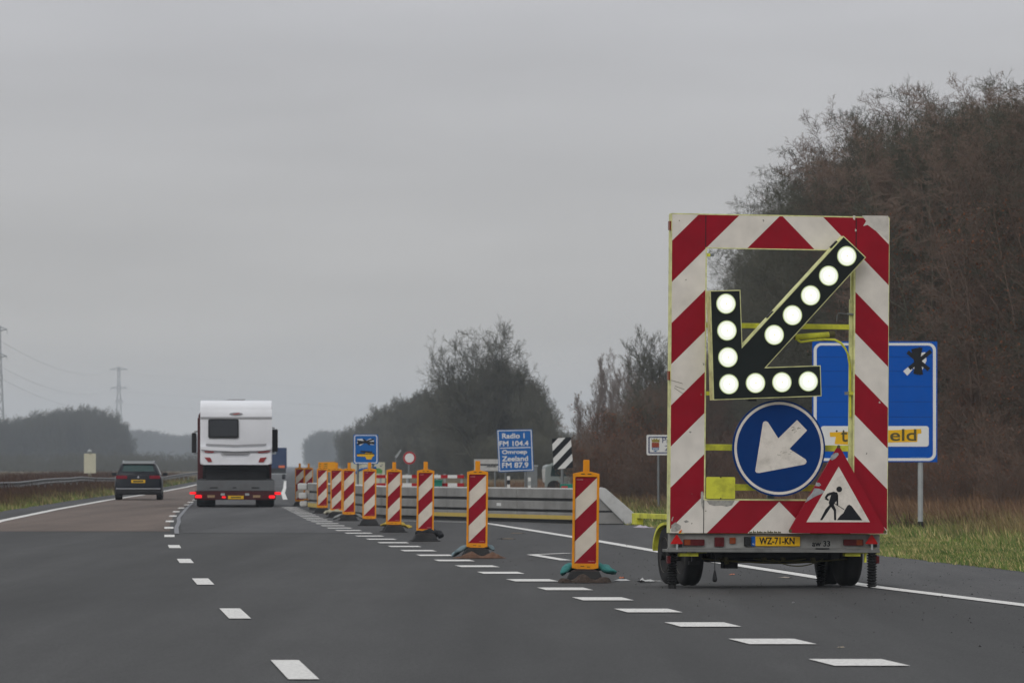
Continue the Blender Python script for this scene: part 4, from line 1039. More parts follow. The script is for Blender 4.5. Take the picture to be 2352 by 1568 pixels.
mb.build('map_marks', M['galv_dark'], brd)
mb = MB(); post(mb, xa + .1, -.05, zb_, .04); post(mb, xb_ - .1, -.05, zb_, .04); build_posts(mb, M['galv_dark'], S)

# orange works board
Y = 152.0
S, LO = sign_root('orange_board', 'orange temporary works board with dark lines, behind the striped beacons', 'works sign', 752, 1073, Y)
q = [LO(731, 1061), LO(770, 1060), LO(776, 1083), LO(731, 1084)]
mb = MB(); mb.prism(q, 0, .04); brd = mb.build('board', mat('bright_orange', (.78, .33, .01), .5, var=.05), S)
mb = MB()
for k, yy in enumerate((1064, 1068.5, 1073, 1077.5)):
    a, b = LO(732.5, yy), LO(752 if k != 3 else 760, yy + 1.6); mb.box(a[0], b[0], -.004, -.0006, b[1], a[1])
mb.build('dark_lines', M['ink_grey'], brd)
mb = MB(); post(mb, 0, -.02, LO(0, 1084)[1], .03, .02); build_posts(mb, M['galv_dark'], S)

# direction sign behind the radio sign
Y = 240.0
S, LD = sign_root('direction_sign', 'white direction sign with a dark line of text, left of the radio sign', 'road sign', 1117, 1067, Y)
(xa, zt_), (xb_, zb_) = LD(1089, 1054), LD(1150, 1081)
mb = MB(); mb.box(xa, xb_, 0, .05, zb_, zt_); brd = mb.build('board', M['concrete_light'], S)
mb = MB(); a, b = LD(1101, 1068.5), LD(1146, 1065); mb.box(a[0], b[0], -.004, -.0006, a[1], b[1]); mb.box(LD(1118, 0)[0], LD(1140, 0)[0], -.004, -.0006, LD(0, 1072)[1], LD(0, 1069.5)[1]); mb.build('dark_text_line', M['ink'], brd)
mb = MB(); post(mb, -.3, -.05, zb_, .04); post(mb, .4, -.05, zb_, .04); build_posts(mb, M['galv_dark'], S)

# red and white plank fence behind the barrier
Y = 150.0
z2b = zc(840, 1140, 6.82)
S, LF = sign_root('plank_barrier', 'red and white plank barrier behind the concrete barrier', 'barrier', 1000, 1100, Y)
xs = [690, 850, 990, 1130, 1290, 1430, 1560, 1670, 1785, 1905, 2065, 2185]
for yy0, yy1 in ((318, 372), (458, 516)):
    za, zb__ = LF(0, z2b(0, yy0)[1])[1], LF(0, z2b(0, yy1)[1])[1]; xw_ = [LF(z2b(x, 0)[0], 0)[0] for x in xs]; n_ = len(xs)
    mb = MB(); v = [p for x in xw_ for p in ((x, 0, zb__), (x, .03, zb__), (x, .03, za), (x, 0, za))]
    mb.add(v, [(0, 1, 2, 3), tuple(4 * (n_ - 1) + i for i in (3, 2, 1, 0))])
    for i in range(n_ - 1): b = len(mb.v) - len(v); mb.f += [(4 * i + j, 4 * i + (j + 1) % 4, 4 * i + 4 + (j + 1) % 4, 4 * i + 4 + j) for j in range(4)]; mb.m += [i % 2] * 4
    mb.build('plank', [M['sign_red'], M['sign_white']], S)
for x in (760, 1210, 1720, 1850, 2140): p = LF(*z2b(x, 300)); mb = MB(); mb.box(p[0] - .03, p[0] + .03, .031, .08, 0, p[1] + .0); mb.build('post', M['galv'], S)
for lab, (x0, y0, x1, y1), sc_ in (('green box on the plank barrier right of the fourth beacon', (1675, 400, 1810, 515), 0),):
    mb = MB(); a, b = LF(*z2b(x0, y0)), LF(*z2b(x1, y1)); mb.box(a[0], b[0], -.2, -.01, 0, a[1]); mb.box(a[0] - .02, b[0] + .02, -.22, .0, a[1] - .05, a[1]); o = mb.build('green_box', M['green_box'], None, bevel=.01)
    o.location = S.location; tag(o, 'teal box behind the concrete barrier under the plank fence', 'box')
zA = zc(1360, 1080, 9.8)
S2, LG = sign_root('green_crate', 'green container with a red panel below the black and white board', 'container', 1300, 1115, 140.0)
(xa, zt_), (xb_, _) = LG(*zA(400, 1268)), LG(*zA(720, 1300))
mb = MB(); mb.box(xa, xb_, 0, .5, 0, zt_); bx = mb.build('body', M['green_box'], S2, bevel=.01)
(xa, zt_), (xb_, zb_) = LG(*zA(428, 1315)), LG(*zA(580, 1385)); mb = MB(); mb.box(xa, xb_, -.006, -.001, .1, zt_); mb.build('red_panel', mat('panel_red', (.45, .06, .05), .5), bx)

# marker posts
for lab, x, y0, y1, Y in (('slim white reflector post below the radio sign', 1168, 1093, 1118, 190.0), ('short pale reflector post right of the radio sign', 1216, 1096, 1120, 200.0)):
    p = world_at(x, y0, Y); mb = MB(); mb.box(-.06, .06, -.03, .03, -.02, p.z); o = mb.build('post', M['sign_white'], None, bevel=.01)
    t = thing('marker_post', lab, 'marker post', (p.x, Y, 0)); o.parent = t
    mb = MB(); mb.box(-.062, .062, -.034, -.0305, p.z - .30, p.z - .14); mb.build('black_band', M['ink'] if x == 1168 else M['galv'], t)
    t.scale = (.9, 1, 1)

# ------------------------------------------------------------------ vehicles
def simple_wheel(par, x, y, R, w, rimm=None):
    e = thing('wheel', None, None); e.parent = par; e.location = (x, y, R)
    mb = MB(); mb.lathe([(R * .6, -w / 2), (R * .9, -w / 2), (R, -w * .38), (R, w * .38), (R * .9, w / 2), (R * .6, w / 2)], 'x', 28); mb.build('tyre', M['rubber'], e, smooth=True)
    s = 1 if x > 0 else -1
    mb = MB(); mb.lathe([(R * .6, s * (w / 2 - .01)), (R * .55, s * (w / 2 + .006)), (R * .2, s * (w / 2 - .02)), (.02, s * (w / 2 - .02))], 'x', 20); mb.build('rim', rimm or M['galv'], e)
def car_section(y, hw, hwr, zs, zb, zr):
    """closed section: sill zb, belt zs, roof zr."""
    return [(-hw * .93, y, zb), (hw * .93, y, zb), (hw, y, zb + .12), (hw * 1.0, y, (zb + zs) / 2), (hw * .985, y, zs - .04), (hw * .95, y, zs),
            (hwr * 1.0, y, zr - .10), (hwr * .90, y, zr - .02), (hwr * .5, y, zr), (-hwr * .5, y, zr), (-hwr * .90, y, zr - .02), (-hwr * 1.0, y, zr - .10),
            (-hw * .95, y, zs), (-hw * .985, y, zs - .04), (-hw * 1.0, y, (zb + zs) / 2), (-hw, y, zb + .12)]
car = thing('estate_car', 'dark estate car with roof rails driving in the left lane', 'car', (-13.45, 188.0, .004), math.radians(3.0))
car.scale = (.93, .93, .93)
mb = MB()
mb.loft([car_section(0.0, .84, .80, .62, .30, .66), car_section(.06, .89, .84, .90, .22, .95), car_section(.3, .91, .80, .93, .20, .985), car_section(2.6, .91, .80, .93, .20, .985), car_section(3.5, .91, .76, .90, .20, .95), car_section(4.5, .88, .70, .74, .22, .80), car_section(4.75, .80, .6, .60, .28, .64)])
mb.build('body', M['car_paint'], car, smooth=True)
def gh(y, hw, hr, z0, z1): return [(-hw, y, z0), (hw, y, z0), (hr, y, z1 - .06), (hr * .88, y, z1), (-hr * .88, y, z1), (-hr, y, z1 - .06)]
mb = MB(); mb.loft([gh(.12, .84, .83, .92, 1.0), gh(.42, .845, .66, .92, 1.42), gh(1.0, .85, .66, .92, 1.46), gh(2.4, .85, .65, .92, 1.45), gh(3.4, .82, .80, .92, .96)])
cab = mb.build('cabin', M['car_paint'], car, smooth=True)
mb = MB(); mb.add([(-.66, .125, .985), (.66, .125, .985), (.55, .335, 1.345), (-.55, .335, 1.345), (-.66, .18, .985), (.66, .18, .985), (.55, .40, 1.345), (-.55, .40, 1.345)], [(0, 1, 2, 3), (7, 6, 5, 4), (1, 0, 4, 5), (2, 1, 5, 6), (3, 2, 6, 7), (0, 3, 7, 4)]); mb.build('rear_window', mat('glass_teal', (.022, .055, .052), .2, spec=.4), car)
for s in (-1, 1):
    mb = MB(); mb.add([(s * .858, .5, .97), (s * .858, 3.0, .97), (s * .69, 2.4, 1.36), (s * .69, .75, 1.36)], [(0, 1, 2, 3)]); mb.build('side_window', M['glass_dark'], car)
    mb = MB(); mb.tube([(s * .60, .5, 1.44), (s * .60, .65, 1.50), (s * .60, 2.2, 1.51), (s * .60, 2.35, 1.46)], .018, 6); mb.build('roof_rail', M['chrome'], car)
    mb = MB(); mb.prism(rrect(s * .64 - .21, s * .64 + .21, .82, .945, .03), -.012, .10); mb.build('tail_light', mat('car_tail_%d' % (s + 1), (.20, .006, .018), .3, emit=(.9, .02, .06), estr=.0), car)
    mb = MB(); mb.box(s * 1.0 - .09, s * 1.0 + .09, 3.0, 3.1, .93, 1.05); mb.box(s * .92 - .05, s * .92 + .05, 3.02, 3.06, .93, .97); mb.build('wing_mirror', M['car_paint'], car, bevel=.02)
    for y in (.95, 3.75): simple_wheel(car, s * .80, y, .325, .22)
mb = MB(); mb.prism(gh(0, .62, .60, 1.39, 1.43)[0:0] or [(-.62, 1.40), (.62, 1.40), (.58, 1.455), (-.58, 1.455)], .28, .50); mb.build('spoiler', M['car_roof'], car)
mb = MB(); mb.prism([(-.62, 1.456), (.62, 1.456), (.55, 1.50), (-.55, 1.50)], .5, 2.3); mb.build('roof_panel', M['car_roof'], car)
mb = MB(); mb.box(-.27, .27, -.012, .02, .66, .78); p_ = mb.build('number_plate', M['plate_yellow'], car)
mb = MB(); mb.box(-.20, .20, -.016, -.0125, .69, .75); mb.build('plate_characters', M['ink_grey'], p_)
mb = MB(); mb.box(-.86, .86, -.055, .05, .42, .455); mb.build('chrome_strip', M['chrome'], car)
mb = MB(); mb.loft([[(-.86, -.05, .25), (.86, -.05, .25), (.88, -.05, .42), (-.88, -.05, .42)], [(-.9, .25, .20), (.9, .25, .20), (.915, .25, .50), (-.915, .25, .50)]]); mb.build('bumper', M['black'], car, bevel=.02)
mb = MB(); mb.lathe([(.045, -.018), (.045, -.01)], 'y', 16, (0, 0, .88)); mb.build('badge', M['chrome'], car)
mb = MB(); mb.tube([(-.12, .10, 1.0), (.22, .16, 1.10)], .012, 5); mb.build('wiper', M['black'], car)

# flatbed truck carrying a caravan
Yt = 155.0; zt2 = zc(440, 960, 4.6125)
TRX = (541 - CX) * Yt / F
truck = thing('flatbed_truck', 'flatbed truck with grey tailgate and lit red tail lights carrying the caravan', 'truck', (TRX, Yt, .004), math.radians(3.0))
def k2(x, y): p = zt2(x, y); return ((p[0] - CX) * Yt / F - TRX, CH - (p[1] - HY) * Yt / F - .004)
(xa, zt_), (xb_, zb_) = k2(240, 1107), k2(1135, 1228)
mb = MB(); mb.box(xa, xb_, 0, .06, zb_, zt_); tg = mb.build('tailgate', M['truck_grey'], truck, bevel=.01)
mb = MB()
for x in (435, 675, 915): a = k2(x - 45 if x != 675 else x - 22, 1186); b = k2(x + 45 if x != 675 else x + 22, 1197); mb.box(a[0], b[0], -.02, -.001, b[1], a[1])
mb.build('handle', M['black'], tg)
(xa2, zt2_), (xb2, zb2) = k2(215, 1230), k2(1150, 1332)
mb = MB(); mb.box(xa2, xb2, .0, .12, zb2, zt2_ - .003); ub = mb.build('rear_bar', M['truck_red'], truck, bevel=.015)
for x0, y0, x1, y1, m_ in ((222, 1274, 298, 1310, 'tail_lit'), (1072, 1280, 1140, 1314, 'tail_lit'), (530, 1290, 574, 1312, 'tail_lit'), (300, 1278, 360, 1310, 'lens_red'), (1000, 1280, 1065, 1312, 'lens_red'), (160, 1240, 232, 1268, 'tail_lit'), (1136, 1242, 1208, 1272, 'tail_lit')):
    a, b = k2(x0, y0), k2(x1, y1); mb = MB(); mb.prism(rrect(a[0], b[0], b[1], a[1], .02), -.02, -.001 if 235 < x0 < 1130 else .10); mb.build('tail_light', M[m_], truck)
a, b = k2(600, 1284), k2(780, 1322); mb = MB(); mb.box(a[0], b[0], -.015, -.001, b[1], a[1]); p_ = mb.build('number_plate', M['plate_yellow'], truck)
mb = MB(); mb.box(a[0] + .08, b[0] - .08, -.018, -.0155, b[1] + .03, a[1] - .03); mb.build('plate_characters', M['ink_grey'], p_)
for x in (405, 930):
    a, b = k2(x - 42, 1278), k2(x + 42, 1306); mb = MB(); mb.box(a[0], b[0], -.012, -.001, b[1], a[1]); mb.build('reflective_marking', mat('mark_tan', (.30, .20, .11), .5), truck)
for x in (540, 820):
    a, b = k2(x - 24, 1256), k2(x + 24, 1282); mb = MB(); mb.prism(rrect(a[0], b[0], b[1], a[1], .015), -.03, -.001); mb.build('hinge_bracket', M['galv'], truck)
mb = MB(); mb.box(xa + .05, xb_ - .05, .07, 8.2, zt_ - .16, zt_ - .05); mb.build('deck', M['truck_grey'], truck)
mb = MB()
for x in (-.45, .45): mb.box(x - .05, x + .05, .13, 8.0, .55, zt_ - .17)
for y in (.4, 1.8, 3.2, 4.8, 6.4): mb.box(-1.1, 1.1, y, y + .12, zt_ - .26, zt_ - .165)
mb.build('chassis', M['black'], truck)
mb = MB(); mb.box(-.55, -.25, .6, .9, .22, .6); mb.box(.25, .5, .6, .9, .22, .6); mb.box(-.9, .9, 1.0, 1.12, .38, .5); mb.build('axle', M['black'], truck)
for y in (1.2, 2.5):
    for s in (-1, 1): simple_wheel(truck, s * .88, y, .42, .55, M['truck_grey'])
for s in (-1, 1): simple_wheel(truck, s * .98, 7.4, .42, .28, M['truck_grey'])
mb = MB(); cz = k2(0, 290)[1]
mb.box(-1.19, 1.12, 8.3, 10.3, .45, cz - .15); mb.prism([(-1.19, cz - .149), (1.12, cz - .149), (1.0, cz + .02), (-1.1, cz + .02)], 8.4, 10.2); mb.build('cab', M['truck_red'], truck, bevel=.05)
for x0, x1, y0, y1 in ((180, 236, 560, 790), (1100, 1172, 518, 778)):
    a, b = k2(x0, y0), k2(x1, y1); s = -1 if x0 < 500 else 1; sc_ = 165 / 155
    mb = MB(); mb.box(a[0] * sc_, b[0] * sc_, 9.9, 10.0, (b[1] - 1.25) * sc_ + 1.25, (a[1] - 1.25) * sc_ + 1.25)
    mr_ = mb.build('wing_mirror', M['black'], truck, bevel=.03)
    mb = MB(); xi = -1.15 if s < 0 else 1.1
    for z in ((a[1] - 1.25) * sc_ + 1.28, (b[1] - 1.25) * sc_ + 1.22): mb.tube([(xi, 9.95, z + .02), ((a[0] + b[0]) / 2 * sc_, 9.95, z)], .025, 6)
    mb.build('mirror_arm', M['galv_dark'], mr_)

cv = thing('caravan', 'white caravan riding on the flatbed truck, its square rear window dark', 'caravan', (TRX, Yt + .35, .004), math.radians(3.0))
Yc = Yt + .35
def kc(x, y): p = zt2(x, y); return ((p[0] - CX) * Yc / F - TRX, CH - (p[1] - HY) * Yc / F - .004)
(xL, zT), (xR, zB) = kc(280, 186), kc(1108, 925)
xm = (xL + xR) / 2; hw = (xR - xL) / 2
def cvs(y, inset, top, bot):
    r = .05; pts = [(xm + (px0 - xm), y, pz0) for px0, pz0 in rrect(xL + inset, xR - inset, bot, top, r, 4)]
    return pts
zbelt = kc(0, 385)[1]
mb = MB(); mb.loft([cvs(.17, .02, zbelt + .01, zB + .12), cvs(.10, .0, zbelt + .02, zB + .05), cvs(.12, .0, zT - .22, zB), cvs(.22, .0, zT - .07, zB), cvs(.45, .0, zT, zB), cvs(5.2, .0, zT, zB), cvs(5.6, .05, zT - .4, zB + .1)][1:])
body = mb.build('body', M['caravan_white'], cv, smooth=True)
mb = MB(); z = kc(0, 392)[1]; mb.box(xL + .01, xR - .01, .075, .105, z - .012, z + .012); mb.build('trim_groove', M['caravan_grey'], cv)
# upper bulging shell
mb = MB(); sec = []
for t in range(9):
    a = t / 8 * math.pi / 2; yy = .07 + .42 * (1 - math.cos(a)) ; zz = (zbelt + .02) + (zT - zbelt - .03) * math.sin(a); sec.append((yy, zz))
rings = [[(x, yy, zz) for (x) in (xL + .02, xR - .02)] for yy, zz in sec]
v = []; f = []
for (yy, zz) in sec: v += [(xL + .005, yy, zz), (xR - .005, yy, zz)]
for i in range(len(sec) - 1): f.append((2 * i, 2 * i + 1, 2 * i + 3, 2 * i + 2))
v += [(xL + .005, .6, zbelt + .02), (xR - .005, .6, zbelt + .02)]; n_ = len(v)
f += [(0, 1, n_ - 1, n_ - 2)]
f += [tuple([n_ - 2] + [2 * i for i in reversed(range(len(sec)))])] + [tuple([n_ - 1] + [2 * i + 1 for i in range(len(sec))])]
mb.add(v, f); mb.build('rear_shell', M['caravan_white'], cv, smooth=True)
(a, b), (c, d) = kc(372, 402), kc(722, 622)
mb = MB(); mb.prism(rrect(a, c, d, b, .05), .055, .11); wdw = mb.build('window_frame', M['black'], cv)
mb = MB(); mb.prism(rrect(a + .04, c - .04, d + .06, b - .035, .04), .045, .0545); mb.build('window_pane', mat('glass_grey', (.045, .048, .054), .25), wdw)
def band(name, pts, y0, y1, m_): mb = MB(); mb.prism([kc(x, y) for x, y in pts], y0, y1); return mb.build(name, m_, cv)
band('grey_band', [(345, 685), (690, 697), (1040, 685), (1040, 706), (690, 722), (345, 708)], .06, .10, M['caravan_grey'])
band('bumper_shelf', [(285, 718), (690, 735), (1098, 722), (1098, 750), (1000, 766), (690, 775), (380, 762), (285, 750)], -.03, .12, M['caravan_white'])
lb = [(285, 785), (330, 800), (510, 795), (545, 850), (830, 850), (860, 795), (1050, 800), (1098, 780), (1098, 905), (1060, 928), (320, 928), (285, 900)]
band('lower_skirt', lb, .03, .13, M['caravan_white'])
band('plate_recess', [(525, 782), (850, 782), (825, 806), (550, 806)], .02, .0795, M['caravan_grey'])
for pts in ([(325, 770), (440, 774), (430, 790), (335, 784)], [(945, 778), (1085, 766), (1080, 780), (950, 792)], [(328, 842), (395, 845), (418, 892), (372, 897)], [(970, 848), (1045, 842), (1008, 898), (950, 898)]):
    band('rear_light', pts, .0, .029, mat('caravan_lens', (.30, .03, .03), .4))
mb = MB(); c_ = kc(692, 343); n = 24
mb.prism([(c_[0] + .20 * math.cos(2 * math.pi * i / n), c_[1] + .045 * math.sin(2 * math.pi * i / n)) for i in range(n)], .055, .12); em = mb.build('emblem', M['caravan_grey'], cv)
mb = MB(); mb.prism([kc(650, 345), kc(725, 330), kc(740, 338), kc(670, 352)], .048, .0545); mb.build('emblem_stroke', mat('emblem_red', (.45, .08, .07), .5), em)
mb = MB(); a = kc(520, 200); b = kc(800, 170); mb.prism([kc(510, 188), kc(560, 178), kc(620, 166), kc(800, 166), kc(800, 172), kc(730, 188)], 1.5, 2.1); mb.build('roof_vent', M['caravan_grey'], cv)
mb = MB(); mb.box(xL + .12, xR - .12, .4, 5.4, zB - .10, zB - .001); mb.box(-.9, .9, .55, 3.2, zt_ - .02, zB - .101); mb.build('underbody', M['black'], cv)
for s in (-1, 1): 
    e = thing('wheel', None, None); e.parent = cv; e.location = (s * .92, 2.6, zt_ - .045 + .31)
    mb = MB(); mb.lathe([(.15, -.09), (.29, -.09), (.31, -.06), (.31, .06), (.29, .09), (.15, .09)], 'x', 24); mb.build('tyre', M['rubber'], e, smooth=True)

# blue lorry further ahead
Yb = 470.0; p = world_at(626, 1100, Yb)
lr = thing('box_lorry', 'dark blue box lorry ahead, half hidden by the caravan', 'lorry', (p.x, Yb, .004), math.radians(2.4))
sc_ = Yb / F
ht = (1100 - 1028) * sc_; 
mb = MB(); mb.box(-1.27, 1.27, 0, 7.5, .95, 2.83); mb.build('box_body', M['truck_blue'], lr, bevel=.05)
mb = MB(); mb.box(-1.0, .3, -.03, -.001, 2.25, 2.45); mb.build('side_lettering', M['galv'], lr)
mb = MB(); mb.box(-1.2, 1.2, 0.05, 7.4, .5, .949); mb.build('underrun', M['black'], lr)
mb = MB(); mb.box(.55, 1.1, -.04, -.001, 1.02, 1.22); mb.build('orange_panel', mat('panel_orange', (.5, .12, .04), .5, emit=(1, .2, .05), estr=.15), lr)
mb = MB(); mb.box(-1.25, 1.25, -.06, .0, .44, .52); mb.build('rear_bar', M['galv'], lr)
mb = MB(); mb.box(-1.2, 1.2, 7.7, 9.5, .6, 2.6); mb.build('cab', M['truck_blue'], lr, bevel=.08)
for s in (-1, 1):
    for y in (1.2, 8.6): simple_wheel(lr, s * 1.0, y, .48, .3)

# pale van on the side road behind the hazard board
Yv = 225.0; p = world_at(1318, 1100, Yv)
van = thing('parked_van', 'pale grey van partly behind the black and white board', 'van', (p.x, Yv, 0), 0)
mb = MB(); mb.prism([(-1.25, .25), (.85, .25), (.95, .6), (.75, .85), (.45, 1.28), (-.9, 1.36), (-1.22, 1.2)], 0, 1.6); mb.build('body', mat('van_grey', (.22, .25, .24), .5), van, bevel=.06)
mb = MB(); mb.prism([(-1.0, .78), (.5, .78), (.28, 1.18), (-.95, 1.22)], -.012, .0); mb.build('side_window', M['glass_dark'], van)
for x in (-.85, .5):
    mb = MB(); mb.lathe([(.2, -.04), (.3, -.03), (.3, .12), (.2, .13)], 'y', 20, (x, 0, .30)); mb.build('wheel', M['rubber'], van)
# grey cabinet/kiosk and white tank shapes beside it
p = world_at(1222, 1100, 240.0); t = thing('roadside_cabinet', 'blue-grey metal cabinet right of the radio sign', 'cabinet', (p.x, 240, 0))
mb = MB(); mb.box(-.25, .25, 0, .5, 0, 1.2); b_ = mb.build('housing', M['galv_dark'], t, bevel=.02); mb = MB(); mb.box(-.28, .28, -.03, .53, 1.2, 1.26); mb.build('lid', M['galv'], t)
p = world_at(1262, 1100, 235.0); t = thing('litter_bin', 'round pale bin left of the black and white board', 'bin', (p.x, 235, 0))
mb = MB(); mb.lathe([(.12, 0), (.12, .35), (.30, .5), (.34, 1.05), (.30, 1.10)], 'z', 20); mb.build('drum', M['concrete_light'], t, smooth=True); mb = MB(); mb.lathe([(.33, 1.10), (.30, 1.22), (.15, 1.28)], 'z', 20); mb.build('lid', M['galv'], t)

# opposite side: sign back, far car, headlight car
p = world_at(206, 1065, 330.0); t = thing('roadside_sign', 'cream square sign above the guard rail on the left', 'road sign', (p.x, 330, 0), 0)
a = world_at(193, 1041, 330.0); b = world_at(220, 1086, 330.0)
mb = MB(); mb.box(a.x - p.x, b.x - p.x, 0, .06, b.z, a.z); mb.build('board', M['cream'], t); mb = MB(); mb.tube([(0, .1, 0), (0, .1, b.z)], .12, 8); mb.build('post', mat('post_tan', (.22, .2, .15), .7), t)
mb = MB(); mb.lathe([(.1, 0), (.16, .12), (.1, .25)], 'z', 10, (0, .03, a.z)); mb.build('top_lamp', M['galv'], t)

# guard rail
rail = thing('guard_rail', 'long steel guard rail along the left verge', 'guard rail', (0, 0, 0))
rp_ = [(-120, 1113, 180), (-60, 1111.5, 190), (0, 1109.5, 200), (40, 1108.5, 208), (70, 1105.5, 214), (100, 1101.5, 222), (130, 1099.5, 234), (160, 1098.5, 248), (188, 1095.8, 260), (215, 1098, 272), (250, 1098.5, 287), (310, 1098, 310), (350, 1097.5, 325), (380, 1095.5, 338), (400, 1091.5, 352), (420, 1088.5, 372), (440, 1086, 400), (500, 1081, 520), (560, 1076, 800)]
W_ = [world_at(*q) for q in rp_]
mb = MB(); prof = [(0.0, .045), (.045, .02), (.045, -.01), (-.02, -.05), (-.02, -.09), (.045, -.13), (.045, -.16), (0, -.19)]
v, f = [], []
for w in W_:
    for (o_, z) in prof: v.append((w.x + o_, w.y - o_ * .5, w.z + z))
    for (o_, z) in reversed(prof): v.append((w.x + o_ - .012, w.y - o_ * .5 + .012, w.z + z))
n_ = len(prof) * 2
for i in range(len(W_) - 1):
    for j in range(n_): f.append((i * n_ + j, i * n_ + (j + 1) % n_, (i + 1) * n_ + (j + 1) % n_, (i + 1) * n_ + j))
mb.add(v, f); mb.build('rail', mat('rail_steel', (.13, .135, .14), .38, .6, var=.15, vscale=.3), rail)
for i in range(len(W_) - 2):
    for k in range(2):
        w = W_[i].lerp(W_[i + 1], k / 2 + .2); 
        mb = MB(); mb.box(w.x - .10, w.x - .03, w.y, w.y + .06, -.1, w.z + .02); mb.build('post', M['galv_dark'], rail)

# ------------------------------------------------------------------ pylons and wires
def pylon(label, xpx, toppx, Y, wbase=7.0):
    X = (xpx - CX) * Y / F; H = CH + (HY - toppx) * Y / F
    t = thing('power_pylon', label, 'pylon', (X, Y, 0)); mb = MB()
    def hw(z): return wbase / 2 * (1 - z / H) ** 1.6 * .6 + .75 * (1 - .3 * z / H)
    lv = [0, .14, .27, .39, .50, .60, .70, .79, .87, .94, 1.0]
    for i in range(len(lv) - 1):
        z0, z1 = lv[i] * H, lv[i + 1] * H; a, b = hw(z0), hw(z1)
        for sx in (-1, 1):
            for sy in (-1, 1): mb.tube([(sx * a, sy * a, z0), (sx * b, sy * b, z1)], .13, 4)
        for sy in (-1, 1):
            mb.tube([(-a, sy * a, z0), (b, sy * b, z1)], .07, 4); mb.tube([(a, sy * a, z0), (-b, sy * b, z1)], .07, 4); mb.tube([(-b, sy * b, z1), (b, sy * b, z1)], .07, 4)
        for sx in (-1, 1): mb.tube([(sx * a, -a, z0), (sx * b, b, z1)], .07, 4)
    mb.build('lattice_tower', M['galv'], t)
    arms = []
    for zf, L_ in ((.975, 3.4 * Y / 2000), (.79, 3.2 * Y / 2000), (.66, 1.6 * Y / 2000)):
        mb = MB(); z = zf * H
        for s in (-1, 1):
            mb.tube([(0, 0, z + .9), (s * L_, 0, z)], .16, 4); mb.tube([(0, 0, z - .4), (s * L_, 0, z)], .16, 4)
            mb.tube([(s * L_, 0, z), (s * L_, 0, z - 1.2)], .08, 4); arms.append(Vector((X + s * L_, Y, z - 1.2)))
        mb.build('cross_arm', M['galv'], t)
    return arms
a1 = pylon('faint hazy power pylon above the trees on the left', 273, 842, 2600.0)
a2 = pylon('tall power pylon cut off by the left edge of the picture', -4, 748, 1400.0, 5.0)
endp = [Vector((v.x + 420, 3500, v.z - 6)) for v in a1]
k = 0
for A_, B_, lab in ((a2, a1, 'left span of power line between the two pylons'), (a1, endp, 'power line running right from the hazy pylon')):
    for i in (0, 2, 5):
        mb = MB(); P0, P1 = A_[i], B_[i]; n_ = 16; sag = 5.0
        mb.tube([P0.lerp(P1, t / n_) - Vector((0, 0, sag * 4 * (t / n_) * (1 - t / n_))) for t in range(n_ + 1)], .035, 5)
        o = mb.build('power_line', M['galv']); tag(o, lab + (', highest wire', ', middle wire', ', lowest wire')[(0, 2, 5).index(i)], 'power line', 'power line wires')

# ------------------------------------------------------------------ bare trees
def grow(seed, H, stems=3, fan=.25, kids=(13, 7, 5, 3), start=.12, l1=.42, up=.25, spread=.9, r0=.09, tap=.62, jit=.82, rise=.35):
    rs = random.Random(seed); wood, twig = [], []
    def rv(s): return Vector((rs.gauss(0, s), rs.gauss(0, s), rs.gauss(0, s)))
    def br(p, d, L, r, lv):
        n = (7, 4, 3, 2, 1)[lv]; pts = [p.copy()]; q = p.copy(); dd = d.copy()
        for i in range(n):
            dd = (dd + rv((.06, .10, .15, .18, .1)[lv]) + Vector((0, 0, (.06, up * .35, up * .3, up * .3, 0)[lv]))).normalized()
            q = q + dd * (L / n); pts.append(q.copy())
            ra, rb = r * (1 - i / n * .85), r * (1 - (i + 1) / n * .85)
            (wood if lv < 2 else twig).append((pts[-2], pts[-1], ra, rb, lv))
        if lv >= 4 or lv >= len(kids) : return
        nk = kids[lv]
        for c in range(nk):
            t0 = start if lv == 0 else .12
            t = t0 + (1 - t0) * (c + rs.random()) / nk
            i = min(int(t * n), n - 1); pp = pts[i].lerp(pts[i + 1], t * n - i); dl = (pts[i + 1] - pts[i]).normalized()
            sd_ = rv(1); sd_ = (sd_ - dl * sd_.dot(dl)).normalized()
            dn = (dl * rs.uniform(.5, 1.0) + sd_ * spread * rs.uniform(.6, 1.1) + Vector((0, 0, rise * .5))).normalized()
            if lv == 0: Lc = H * l1 * (1.05 - tap * t) * rs.uniform(.7, 1.15)
            else: Lc = L * rs.uniform(.38, .62) * (1.1 - .5 * t)
            br(pp, dn, Lc, max(.005, r * (1 - t * .8) * (.5, .5, .55, .6)[lv]), lv + 1)
    for s in range(stems):
        a = 2 * math.pi * (s + rs.random() * .6) / stems; f_ = fan * rs.uniform(.4, 1.2) if stems > 1 else 0
        br(Vector((math.cos(a) * .18, math.sin(a) * .18, -.1)) if stems > 1 else Vector((0, 0, -.1)), Vector((math.cos(a) * f_, math.sin(a) * f_, 1)).normalized(), H * rs.uniform(jit, 1.0), r0, 0)
    return wood, twig
